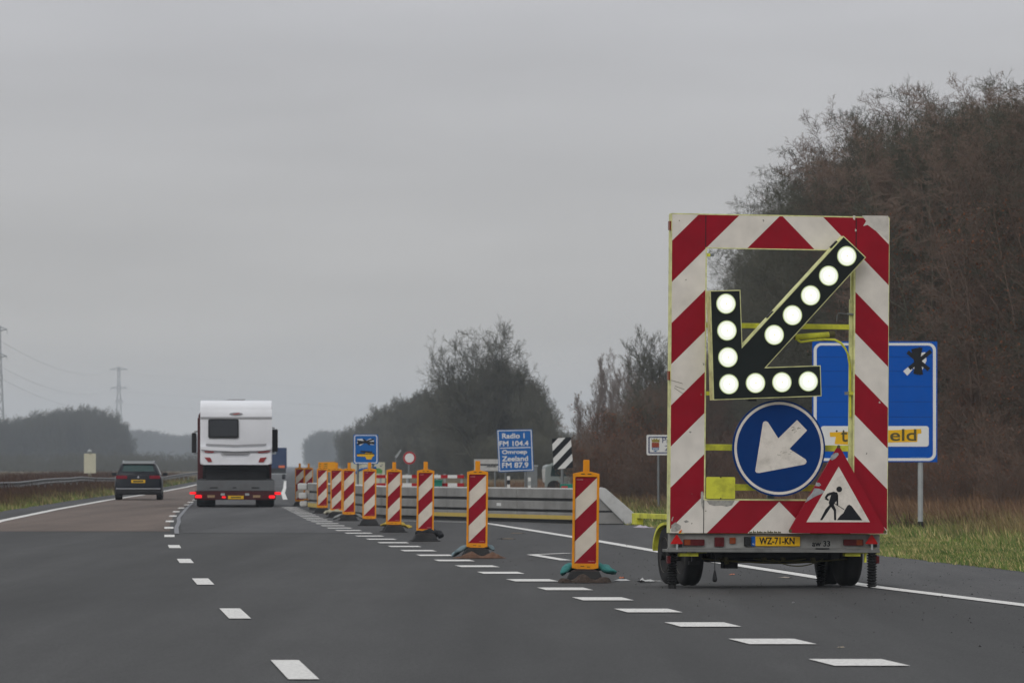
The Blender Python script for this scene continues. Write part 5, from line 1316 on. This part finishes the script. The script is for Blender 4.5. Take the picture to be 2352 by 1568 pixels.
def seg_mesh(name, segs, n, m, thick=1.0, rmin=.0):
    P0 = np.array([s[0] for s in segs]); P1 = np.array([s[1] for s in segs]); ra = np.maximum(np.array([s[2] for s in segs]) * thick, rmin); rb = np.maximum(np.array([s[3] for s in segs]) * thick, rmin * .5)
    d = P1 - P0; L = np.linalg.norm(d, axis=1, keepdims=True); d = d / np.maximum(L, 1e-6)
    ref = np.where(np.abs(d[:, 2:3]) > .9, np.array([[1., 0, 0]]), np.array([[0, 0, 1.]]))
    a = np.cross(d, ref); a /= np.linalg.norm(a, axis=1, keepdims=True); c = np.cross(d, a)
    N_ = len(segs); V = np.zeros((N_, 2 * n, 3))
    for i in range(n):
        t = 2 * math.pi * i / n + .3; o = a * math.cos(t) + c * math.sin(t)
        V[:, i] = P0 + o * ra[:, None]; V[:, n + i] = P1 + o * rb[:, None]
    base = (np.arange(N_) * 2 * n)[:, None]
    F_ = np.concatenate([base + np.array([[i, (i + 1) % n, n + (i + 1) % n, n + i]]) for i in range(n)], axis=1).reshape(-1)
    me = bpy.data.meshes.new(name); nf = N_ * n
    me.vertices.add(N_ * 2 * n); me.vertices.foreach_set('co', V.ravel())
    me.loops.add(nf * 4); me.loops.foreach_set('vertex_index', F_.astype(np.int32))
    me.polygons.add(nf); me.polygons.foreach_set('loop_start', np.arange(nf, dtype=np.int32) * 4); me.polygons.foreach_set('loop_total', np.full(nf, 4, dtype=np.int32))
    me.materials.append(m); me.update(calc_edges=True); return me
def leaf_mesh(name, segs, count, size, m, seed, zmax=None):
    rng = np.random.default_rng(seed); P1 = np.array([s[1] for s in segs])
    if zmax: P1 = P1[P1[:, 2] < zmax]
    P = P1[rng.integers(0, len(P1), count)] + rng.normal(0, .05, (count, 3))
    a = rng.normal(0, 1, (count, 3)); a /= np.linalg.norm(a, axis=1, keepdims=True); b = rng.normal(0, 1, (count, 3)); b -= a * (a * b).sum(1, keepdims=True); b /= np.linalg.norm(b, axis=1, keepdims=True)
    s = size * rng.uniform(.6, 1.3, (count, 1)); V = np.stack([P - a * s, P + b * s * .55, P + a * s, P - b * s * .55], axis=1)
    me = bpy.data.meshes.new(name); me.vertices.add(count * 4); me.vertices.foreach_set('co', V.ravel())
    me.loops.add(count * 4); me.loops.foreach_set('vertex_index', np.arange(count * 4, dtype=np.int32)); me.polygons.add(count)
    me.polygons.foreach_set('loop_start', np.arange(count, dtype=np.int32) * 4); me.polygons.foreach_set('loop_total', np.full(count, 4, dtype=np.int32))
    me.materials.append(m); me.update(calc_edges=True); return me
class Kind:
    def __init__(s, name, cat, seed, bark, thick=1.0, leaves=0, lsize=.05, lmat=None, lz=None, rmin=.006, **kw):
        w, t = grow(seed, **kw); s.name, s.cat = name, cat; s.H = float(np.percentile(np.array([q[1][2] for q in t]), 99.7))
        s.trunk = seg_mesh('trunk', w, 6, bark); s.crown = seg_mesh('crown', t, 3, bark, thick, rmin); s.leaf = leaf_mesh('dead_leaves', t, leaves, lsize, lmat, seed, lz) if leaves else None
    def place(s, X, Y, h, label, group, rz, z=0.0, wide=1.0):
        t = thing(s.name, label, s.cat, (X, Y, z), rz, group); k = h / s.H; t.scale = (k * wide, k * wide, k)
        for nm, me in (('trunk', s.trunk), ('crown', s.crown), ('leaves', s.leaf)):
            if me:
                o = bpy.data.objects.new(nm, me); COL.objects.link(o); o.parent = t
        return t
BELT = [Kind('bare_tree', 'tree', 11 + i, M['bark'] if i % 3 else M['bark_green'], 1.0, H=10.5, stems=6, fan=.12, kids=(18, 8, 7, 4), start=.05, l1=.20, up=.06, spread=1.0, r0=.05, rise=.22, tap=.12, jit=.86, rmin=.0052, leaves=(0, 1800, 700, 3200)[i], lmat=(M['russet'], M['russet'], M['ivy'], M['russet'])[i], lsize=.04, lz=8.0) for i in range(4)]
SHRUB = [Kind('bare_shrub', 'shrub', 31 + i, M['bark'], 1.0, H=3.0, stems=9, fan=.8, kids=(7, 6, 5), start=.05, l1=.5, up=.3, spread=.9, r0=.025, rmin=.006, leaves=(500, 1100, 250)[i], lmat=M['russet'], lsize=.035) for i in range(3)]
ROUND = [Kind('bare_tree', 'tree', 51 + i, M['bark_green'], 1.5, H=6.6, stems=1, kids=(22, 9, 7, 4), start=.20, l1=.80, up=.42, spread=1.0, r0=.20, tap=.30, rise=.75, rmin=.012) for i in range(2)]
DOME = Kind('bare_tree', 'tree', 55, M['bark_green'], 1.4, H=6.0, stems=1, kids=(34, 11, 8, 4), start=.20, l1=.86, up=.12, spread=1.25, r0=.20, tap=.18, rise=.55, rmin=.013)
SLIM = [Kind('slender_tree', 'tree', 61 + i, M['bark_pale'], 1.2, H=10.0, stems=2, fan=.12, kids=(22, 6, 5, 2), start=.2, l1=.24, up=.6, spread=.7, r0=.09, rise=.8, rmin=.010) for i in range(2)]
FAR = [Kind('bare_tree', 'tree', 71 + i, M['bark_green'], 1.0, H=10.0, stems=5, fan=.20, kids=(16, 9, 8), start=.08, l1=.27, up=.05, spread=1.0, r0=.10, rise=.25, tap=.15, jit=.86, rmin=.020) for i in range(2)]

def mass(name, label, items):
    V, Fq, off = [], [], 0
    for kd, X, Y, h, rz, wide in items:
        k = h / kd.H; c_, s_ = math.cos(rz), math.sin(rz)
        for me in (kd.trunk, kd.crown):
            n = len(me.vertices); co = np.zeros(n * 3); me.vertices.foreach_get('co', co); co = co.reshape(-1, 3)
            q = np.stack([(co[:, 0] * c_ - co[:, 1] * s_) * k * wide + X, (co[:, 0] * s_ + co[:, 1] * c_) * k * wide + Y, co[:, 2] * k], 1)
            li = np.zeros(len(me.loops), np.int32); me.loops.foreach_get('vertex_index', li); V.append(q); Fq.append(li + off); off += n
    V = np.concatenate(V); Fq = np.concatenate(Fq); nf = len(Fq) // 4
    me = bpy.data.meshes.new(name); me.vertices.add(len(V)); me.vertices.foreach_set('co', V.ravel()); me.loops.add(len(Fq)); me.loops.foreach_set('vertex_index', Fq.astype(np.int32))
    me.polygons.add(nf); me.polygons.foreach_set('loop_start', np.arange(nf, dtype=np.int32) * 4); me.polygons.foreach_set('loop_total', np.full(nf, 4, dtype=np.int32))
    me.materials.append(M['bark_green']); me.update(calc_edges=True); o = bpy.data.objects.new(name, me); COL.objects.link(o); tag(o, label, 'wood', kind='stuff'); return o
rs = random.Random(99)
def scrx(X, Y): return CX + F * X / Y
# belt on the right, behind the blue sign
FY = [85, 105, 130, 150, 190, 215, 273, 301, 330]; FX = [15.5, 14.5, 12.8, 11.6, 11.4, 12.0, 14.0, 15.2, 16.6]
nb = 0; Y = 92.0
while Y < 318:
    fx = float(np.interp(Y, FY, FX))
    for r_, off in enumerate((0, 2.3, 5.0, 8.6)):
        X = fx + off + rs.uniform(-.7, .7); YY = Y + rs.uniform(-1, 1); sx = scrx(X, YY)
        if sx > 2352 + 330 * (130 / YY) or sx < 1560: continue
        zg = gz(X - Cs(YY), YY) - .05
        cap = float(np.interp(sx, [1600, 1650, 1700, 1745, 1785, 1825, 1870, 1920, 1990, 2060, 2200, 2352, 2700], [800, 755, 705, 625, 520, 452, 394, 338, 296, 262, 240, 225, 200])) + rs.uniform(-8, 12)
        h = min((11.3 + rs.uniform(-.5, .5)), (CH + (HY - cap) * YY / F - zg) / .97)
        BELT[(nb * 7 + r_ * 3) % 4].place(X, YY, h, 'tall bare brown tree in the dense belt behind the large blue sign', 'trees of the dense right belt', rs.uniform(0, 6.28), gz(X - Cs(YY), YY) - .05)
        nb += 1
    Y += 2.5 + (Y - 92) * .009
# undergrowth before the belt
ns = 0; Y = 92.0
while Y < 330:
    fx = float(np.interp(Y, FY, FX))
    for off in (-3.2, -2.0, -.8, 1.2):
        X = fx + off + rs.uniform(-.5, .5); YY = Y + rs.uniform(-.8, .8); sx = scrx(X, YY)
        if sx > 2500 or sx < 1560: continue
        h = rs.uniform(1.5, 3.0) * (.5 if off < -3 else .75 if off < -1.5 else 1)
        SHRUB[ns % 3].place(X, YY, h, 'low bare russet shrub at the foot of the right tree belt', 'shrubs at the foot of the right belt', rs.uniform(0, 6.28), gz(X - Cs(YY), YY) - .05); ns += 1
    Y += 2.9
# brown thicket left of the trailer
for k in range(34):
    x = rs.uniform(1345, 1600); Yk = rs.uniform(190, 290); top = float(np.interp(x, [1340, 1370, 1400, 1470, 1540, 1620], [1060, 1000, 955, 905, 875, 860])) + rs.uniform(-6, 25)
    h = CH + (HY - top) * Yk / F
    (BELT if h > 3.6 else SHRUB)[k % 3].place((x - CX) * Yk / F, Yk, h, 'dark brown thicket tree between the striped board and the trailer', 'thicket left of the trailer', rs.uniform(0, 6.28), 0, wide=1.0)
for k in range(12):
    x = 1590 + k * 9.5 + rs.uniform(-3, 3); Yk = 300 + rs.uniform(-12, 30); top = float(np.interp(x, [1590, 1640, 1700], [845, 800, 745])) + rs.uniform(-10, 20)
    BELT[k % 3].place((x - CX) * Yk / F, Yk, CH + (HY - top) * Yk / F, 'brown bare tree seen through the frame left of the round blue sign', 'trees seen through the frame', rs.uniform(0, 6.28), 0)
for k in range(26):
    x = 1352 + k * 9 + rs.uniform(-8, 8); Yk = rs.uniform(165, 185)
    SHRUB[k % 3].place((x - CX) * Yk / F, Yk, rs.uniform(1.6, 2.6), 'low brown bush in front of the thicket left of the trailer', 'bushes before the thicket', rs.uniform(0, 6.28), 0)
# slender pale trees above the thicket
for k, (x, top) in enumerate(((1338, 905), (1352, 870), (1368, 850), (1384, 835), (1402, 812), (1420, 800), (1436, 830), (1452, 812), (1468, 822), (1484, 845), (1500, 850), (1345, 930), (1395, 850), (1430, 860), (1462, 860))):
    Yk = 400 + (k * 53 % 90); SLIM[k % 2].place((x - CX) * Yk / F, Yk, CH + (HY - top) * Yk / F, 'slender pale bare tree rising above the brown thicket', 'slender trees above the thicket', rs.uniform(0, 6.28))
ROUND[0].place((1535 - CX) * 300 / F, 300, CH + (HY - 752) * 300 / F, 'bare tree whose branches stick out left of the trailer top', None, 1.0)
# big tree in the middle and the wood falling away left of it
DOME.place((1092 - CX) * 430 / F, 430, CH + (HY - 745) * 430 / F, 'tallest bare round-crowned tree standing out of the middle wood', None, .4, wide=.80)
prof_x = [700, 760, 800, 830, 900, 960, 1000, 1060, 1105, 1140, 1180, 1215, 1245, 1262, 1280]; prof_y = [1000, 992, 980, 960, 918, 898, 888, 876, 856, 818, 842, 880, 915, 950, 1030]
DY = {800: 950, 1000: 560, 1300: 400}
for k in range(84):
    x = 790 + (k % 42) * 11.3 + rs.uniform(-5, 5); Yk = float(np.interp(x, [790, 900, 1000, 1100, 1300], [1050, 720, 560, 450, 400])) + (60 if k >= 42 else 0) + rs.uniform(-10, 10)
    top = float(np.interp(x, prof_x, prof_y)) + (rs.uniform(0, 12) if k < 42 else rs.uniform(2, 30)); h = CH + (HY - top) * Yk / F
    (ROUND if k % 3 == 0 and x > 1120 else FAR)[k % 2].place((x - CX) * Yk / F, Yk, h, 'bare grey-green tree of the wood behind the blue radio sign', 'trees of the middle wood', rs.uniform(0, 6.28), wide=.8)
for k in range(40):
    x = 800 + k * 11.3; Yk = float(np.interp(x, [790, 900, 1000, 1100, 1300], [980, 680, 530, 425, 380])); 
    FAR[k % 2].place((x - CX) * Yk / F, Yk, CH + 62 * Yk / F * rs.uniform(.8, 1.3), 'small bare tree along the front edge of the middle wood', 'small trees fronting the middle wood', rs.uniform(0, 6.28), wide=1.3)
for k in range(14):
    x = 1262 + k * 7 + rs.uniform(-3, 3); Yk = 520 + rs.uniform(-20, 40); FAR[k % 2].place((x - CX) * Yk / F, Yk, CH + (HY - rs.uniform(985, 1010)) * Yk / F, 'low bare tree filling the gap between the middle wood and the slender trees', 'low trees in the gap', rs.uniform(0, 6.28), wide=1.0)
# far woods, each reading as one hazy mass
it = []
for k in range(44):
    x = 708 + k * 2.8 + rs.uniform(-3, 3); Yk = 2300 + rs.uniform(-60, 260); top = 988 + max(0, 730 - x) * .9 + rs.uniform(0, 9)
    it.append((FAR[k % 2], (x - CX) * Yk / F, Yk, CH + (HY - top) * Yk / F, rs.uniform(0, 6.28), .9))
mass('hazy_wood', 'pale hazy wood beyond the orange board', it)
lx = [-30, 0, 50, 100, 150, 190, 230, 262, 280, 300]; ly = [958, 962, 958, 946, 938, 933, 940, 955, 975, 1005]; it = []
for k in range(120):
    x = -20 + (k % 40) * 8 + rs.uniform(-4, 4); Yk = 1350 + 70 * (k // 40) + rs.uniform(-15, 15); top = float(np.interp(x, lx, ly)) + rs.uniform(-5, 9) + 8 * (k // 40)
    it.append((FAR[k % 2], (x - CX) * Yk / F, Yk, CH + (HY - top) * Yk / F, rs.uniform(0, 6.28), .85))
mass('left_wood', 'dark blue-grey wood above the left guard rail', it)
it = []
for k in range(60):
    x = 275 + k * 3.1 + rs.uniform(-3, 3); Yk = 2900 + rs.uniform(-50, 220); top = float(np.interp(x, [280, 300, 350, 380, 410, 440, 460], [984, 985, 988, 996, 1000, 996, 1000])) + rs.uniform(-2, 8)
    it.append((FAR[k % 2], (x - CX) * Yk / F, Yk, CH + (HY - top) * Yk / F, rs.uniform(0, 6.28), 1.0))
mass('faint_wood', 'faint hazy wood far behind the dark car', it)

it = []
for k in range(150):
    x = -40 + k * 3.4 + rs.uniform(-4, 4); Yk = 950 + rs.uniform(-40, 60); it.append((SHRUB[k % 3], (x - CX) * Yk / F, Yk, rs.choice([1.4, 1.8, 2.4, 3.6]) * rs.uniform(.8, 1.1), rs.uniform(0, 6.28), 1.5))
o = mass('median_hedge', 'low dark hedge beyond the left guard rail', it)

# ------------------------------------------------------------------ grass, grit, litter
def blades(name, pts, hts, widths, tints, m):
    rng = np.random.default_rng(len(pts)); n = len(pts); a = rng.uniform(0, 2 * math.pi, n); lean = rng.uniform(.15, .9, n) * hts; la = rng.normal(2.6, 1.0, n)
    P = np.array(pts); w = np.array(widths); h = np.array(hts); dx = np.stack([np.cos(a) * w, np.sin(a) * w, np.zeros(n)], 1)
    tip = P + np.stack([np.cos(la) * lean, np.sin(la) * lean, h], 1)
    V = np.stack([P - dx, P + dx, tip], 1).reshape(-1, 3)
    me = bpy.data.meshes.new(name); me.vertices.add(3 * n); me.vertices.foreach_set('co', V.ravel())
    me.loops.add(3 * n); me.loops.foreach_set('vertex_index', np.arange(3 * n, dtype=np.int32)); me.polygons.add(n)
    me.polygons.foreach_set('loop_start', np.arange(n, dtype=np.int32) * 3); me.polygons.foreach_set('loop_total', np.full(n, 3, dtype=np.int32)); me.update(calc_edges=True)
    ca = me.color_attributes.new('tint', 'FLOAT_COLOR', 'POINT'); c4 = np.ones((3 * n, 4)); c4[:, :3] = np.repeat(np.array(tints), 3, axis=0); ca.data.foreach_set('color', c4.ravel())
    me.materials.append(m); o = bpy.data.objects.new(name, me); COL.objects.link(o); return o
gm = bpy.data.materials.new('grass_blades'); gm.use_nodes = True
b_ = gm.node_tree.nodes['Principled BSDF']; at = gm.node_tree.nodes.new('ShaderNodeAttribute'); at.attribute_name = 'tint'; gm.node_tree.links.new(at.outputs['Color'], b_.inputs['Base Color']); b_.inputs['Roughness'].default_value = .8; b_.inputs['Specular IOR Level'].default_value = .15
rng = np.random.default_rng(5)
def vnoise(x, y, s, seed):
    return .5 + .5 * np.sin(x * s * 1.3 + seed + 1.7 * np.sin(y * s * .9 + seed * 2)) * np.cos(y * s * .8 + 1.3 * np.sin(x * s * 1.1 - seed))
def verge(n, Y0, Y1, t0, t1, dry, hgt, wid, edge=None, pw=1.0, left=False):
    Y = Y0 + (Y1 - Y0) * rng.random(n) ** pw; t = t0 + (t1 - t0) * rng.random(n)
    cx_ = np.array([Cs(y) for y in Y]) if not left else np.array([LE(y) - 1.25 for y in Y])
    X = cx_ + t if not left else cx_ - t
    edge_ = np.exp(-np.abs(t - t0) * 3); X = X + (-1 if left else 1) * edge_ * (vnoise(X * 3, Y, 1.9, 3.) - .55) * .32
    if left: tt = X - np.array([Cs(y) for y in Y])
    else: tt = t
    z = np.array([gz(a, b) for a, b in zip(tt, Y)])
    nz_ = vnoise(X, Y * .5, 1.7, 1.) * .6 + vnoise(X, Y, 4.1, 2.) * .4
    nb_ = vnoise(X, Y * .4, .55, 5.)
    if not left: d = 1 / (1 + np.exp(-(t - dry + (nb_ - .5) * 2.4) * 2.2))
    else: d = 1 / (1 + np.exp(-(t - dry + (nb_ - .5) * .8) * 5))
    straw = rng.random(n) < (.14 + .45 * nz_ * nz_)
    g = np.array([.070, .125, .030]); g2 = np.array([.19, .235, .06]); s1 = np.array([.44, .37, .16]); br1 = np.array([.105, .058, .040]); br2 = np.array([.24, .148, .085])
    big = vnoise(X, Y * .6, .9, 8.)[:, None]; r = np.clip(rng.random((n, 1)) * .6 + (big - .5) * 1.0 + .2, 0, 1); green = g * (1 - r) + g2 * r
    col_ = np.where(straw[:, None], s1 * (.6 + .5 * rng.random((n, 1))), green)
    rd = np.clip(r * .75 + (rng.random((n, 1)) < .12) * .5, 0, 1); dead = (br1 * (1 - rd) + br2 * rd)
    if left: dead *= np.array([.38, .33, .31])
    col_ = (col_ * (1 - d[:, None]) + dead * d[:, None]) * (.72 + .5 * np.clip(vnoise(X, Y * .7, 2.6, 11.) * .6 + vnoise(X, Y, .8, 13.) * .5, 0, 1))[:, None]
    h = hgt * (.4 + 1.1 * nz_) * (.5 + rng.random(n)) * (1 + 1.0 * d)
    return np.stack([X, Y, z], 1), h, np.full(n, wid) * (.6 + .8 * rng.random(n)), col_
def cat(*L): return [np.concatenate([l[i] for l in L]) for i in range(4)]
Pp = cat(verge(190000, 52, 112, 9.70, 16.5, 15.3, .05, .0085), verge(90000, 80, 200, 12.5, 24, 15.0, .13, .014), verge(50000, 100, 300, 9.70, 22, 13.0, .14, .018))
o = blades('grass', *Pp, gm); tag(o, 'green and straw-coloured grass of the right verge', 'grass', kind='stuff')
Pp = cat(verge(70000, 110, 200, 0, 3.6, .95, .10, .016, left=True), verge(60000, 150, 420, 0, 4.5, .25, .16, .024, left=True), verge(40000, 190, 520, 3, 16, -1, .22, .03, left=True))
o = blades('dry_grass', *Pp, gm); tag(o, 'brown rough grass below the left guard rail', 'grass', kind='stuff')

# grit on the asphalt near the trailer
n = 800; V, Fc = [], []
for k in range(n):
    Y = rs.uniform(34, 82) if k % 3 else rs.uniform(44, 70); t = rs.gauss(7.0, 1.6) if k % 4 else rs.uniform(4, 9.6); X = Cs(Y) + t
    if t < 3.8 or t > 9.7: continue
    r = rs.uniform(.003, .008) * (1.7 if rs.random() < .05 else 1); b = len(V)
    z0 = .012 if False else .004
    V += [(X - r, Y - r, z0), (X + r * rs.uniform(.6, 1.2), Y - r * .5, z0), (X + r * .4, Y + r, z0), (X - r * .6, Y + r * .8, z0), (X, Y, z0 + r * 1.1)]
    Fc += [(b, b + 1, b + 4), (b + 1, b + 2, b + 4), (b + 2, b + 3, b + 4), (b + 3, b, b + 4)]
mb = MB(); mb.add(V, Fc); o = mb.build('grit', mat('grit_dark', (.022, .021, .020), .9)); tag(o, 'dark grit scattered over the closed lane', 'grit', kind='stuff')
def scrap(label, x, y, sx, sy, sz, m, seed, z=.004):
    X, Y = ground_at(x, y); r2 = random.Random(seed); mb = MB(); nn = 4; v = []; f = []
    for i in range(nn + 1):
        for j in range(nn + 1): v.append(((i / nn - .5) * sx + r2.uniform(-.1, .1) * sx, (j / nn - .5) * sy, max(0, r2.uniform(0, 1) * sz * (1 if 0 < i < nn else .3))))
    for i in range(nn):
        for j in range(nn): a = i * (nn + 1) + j; f.append((a, a + nn + 1, a + nn + 2, a + 1))
    mb.add(v, f); o = mb.build('litter', m); o.location = (X, Y, z + .001); o.rotation_euler.z = r2.uniform(-.5, .5); tag(o, label, 'litter', 'litter on the closed lane')
wht = mat('litter_white', (.55, .55, .55), .7); org = mat('litter_orange', (.5, .12, .03), .6); brn = mat('litter_brown', (.13, .10, .07), .8); lil = mat('litter_lilac', (.45, .40, .46), .7)
scrap('crumpled white wrapper on the asphalt between nearest beacon and trailer wheel', 1482, 1337, .14, .3, .05, wht, 1)
scrap('white plastic strip right of the nearest beacon foot', 1428, 1334, .16, .12, .02, wht, 2)
scrap('small orange scrap right of the teal sandbag', 1428, 1328.5, .035, .15, .02, org, 3)
scrap('flattened pale wrapper beside the left trailer wheel', 1506, 1335, .12, .1, .01, mat('litter_grey', (.3, .3, .3), .7), 4)
scrap('orange scrap on the asphalt beneath the trailer', 1681, 1320, .055, .2, .01, org, 5)
scrap('beige cardboard piece beneath the trailer', 1806, 1327, .08, .3, .012, mat('litter_beige', (.33, .28, .23), .8), 6)
scrap('lilac and white rag on the grass edge below the drawbar', 1481, 1212, .24, .5, .06, lil, 7)
scrap('dark flattened scrap on the closed lane, upper of two', 1190, 1225.5, .22, .4, .02, brn, 8)
scrap('dark flattened scrap on the closed lane, lower of two', 1163, 1238, .20, .4, .02, brn, 9)
scrap('small white scrap on the asphalt in front of the trailer', 1822, 1385, .022, .05, .01, wht, 10)
scrap('pale chip on the asphalt below the trailer near the block markings', 1931, 1488, .03, .06, .01, mat('litter_tan', (.3, .26, .2), .8), 11)
X, Y = ground_at(1599, 1333); mb = MB(); mb.lathe([(.006, -.026), (.019, -.018), (.026, 0), (.019, .018), (.006, .026)], 'z', 14); o = mb.build('litter', wht, smooth=True); o.location = (X, Y, .031); tag(o, 'white ball of paper beside the left trailer tyre', 'litter', 'litter on the closed lane')

# ------------------------------------------------------------------ haze
mb = MB(); mb.box(-1400, 1400, -60, 5100, -1.1, 64); hz = mb.build('haze', [])
hm = bpy.data.materials.new('haze_air'); hm.use_nodes = True; hn = hm.node_tree; hn.nodes.clear()
ho = hn.nodes.new('ShaderNodeOutputMaterial'); hv = hn.nodes.new('ShaderNodeVolumePrincipled')
hv.inputs['Color'].default_value = (.82, .90, 1.0, 1); hv.inputs['Density'].default_value = .00023; hv.inputs['Anisotropy'].default_value = .0
hn.links.new(hv.outputs[0], ho.inputs['Volume']); hz.data.materials.clear(); hz.data.materials.append(hm)
tag(hz, 'thin winter haze', 'haze', kind='stuff')
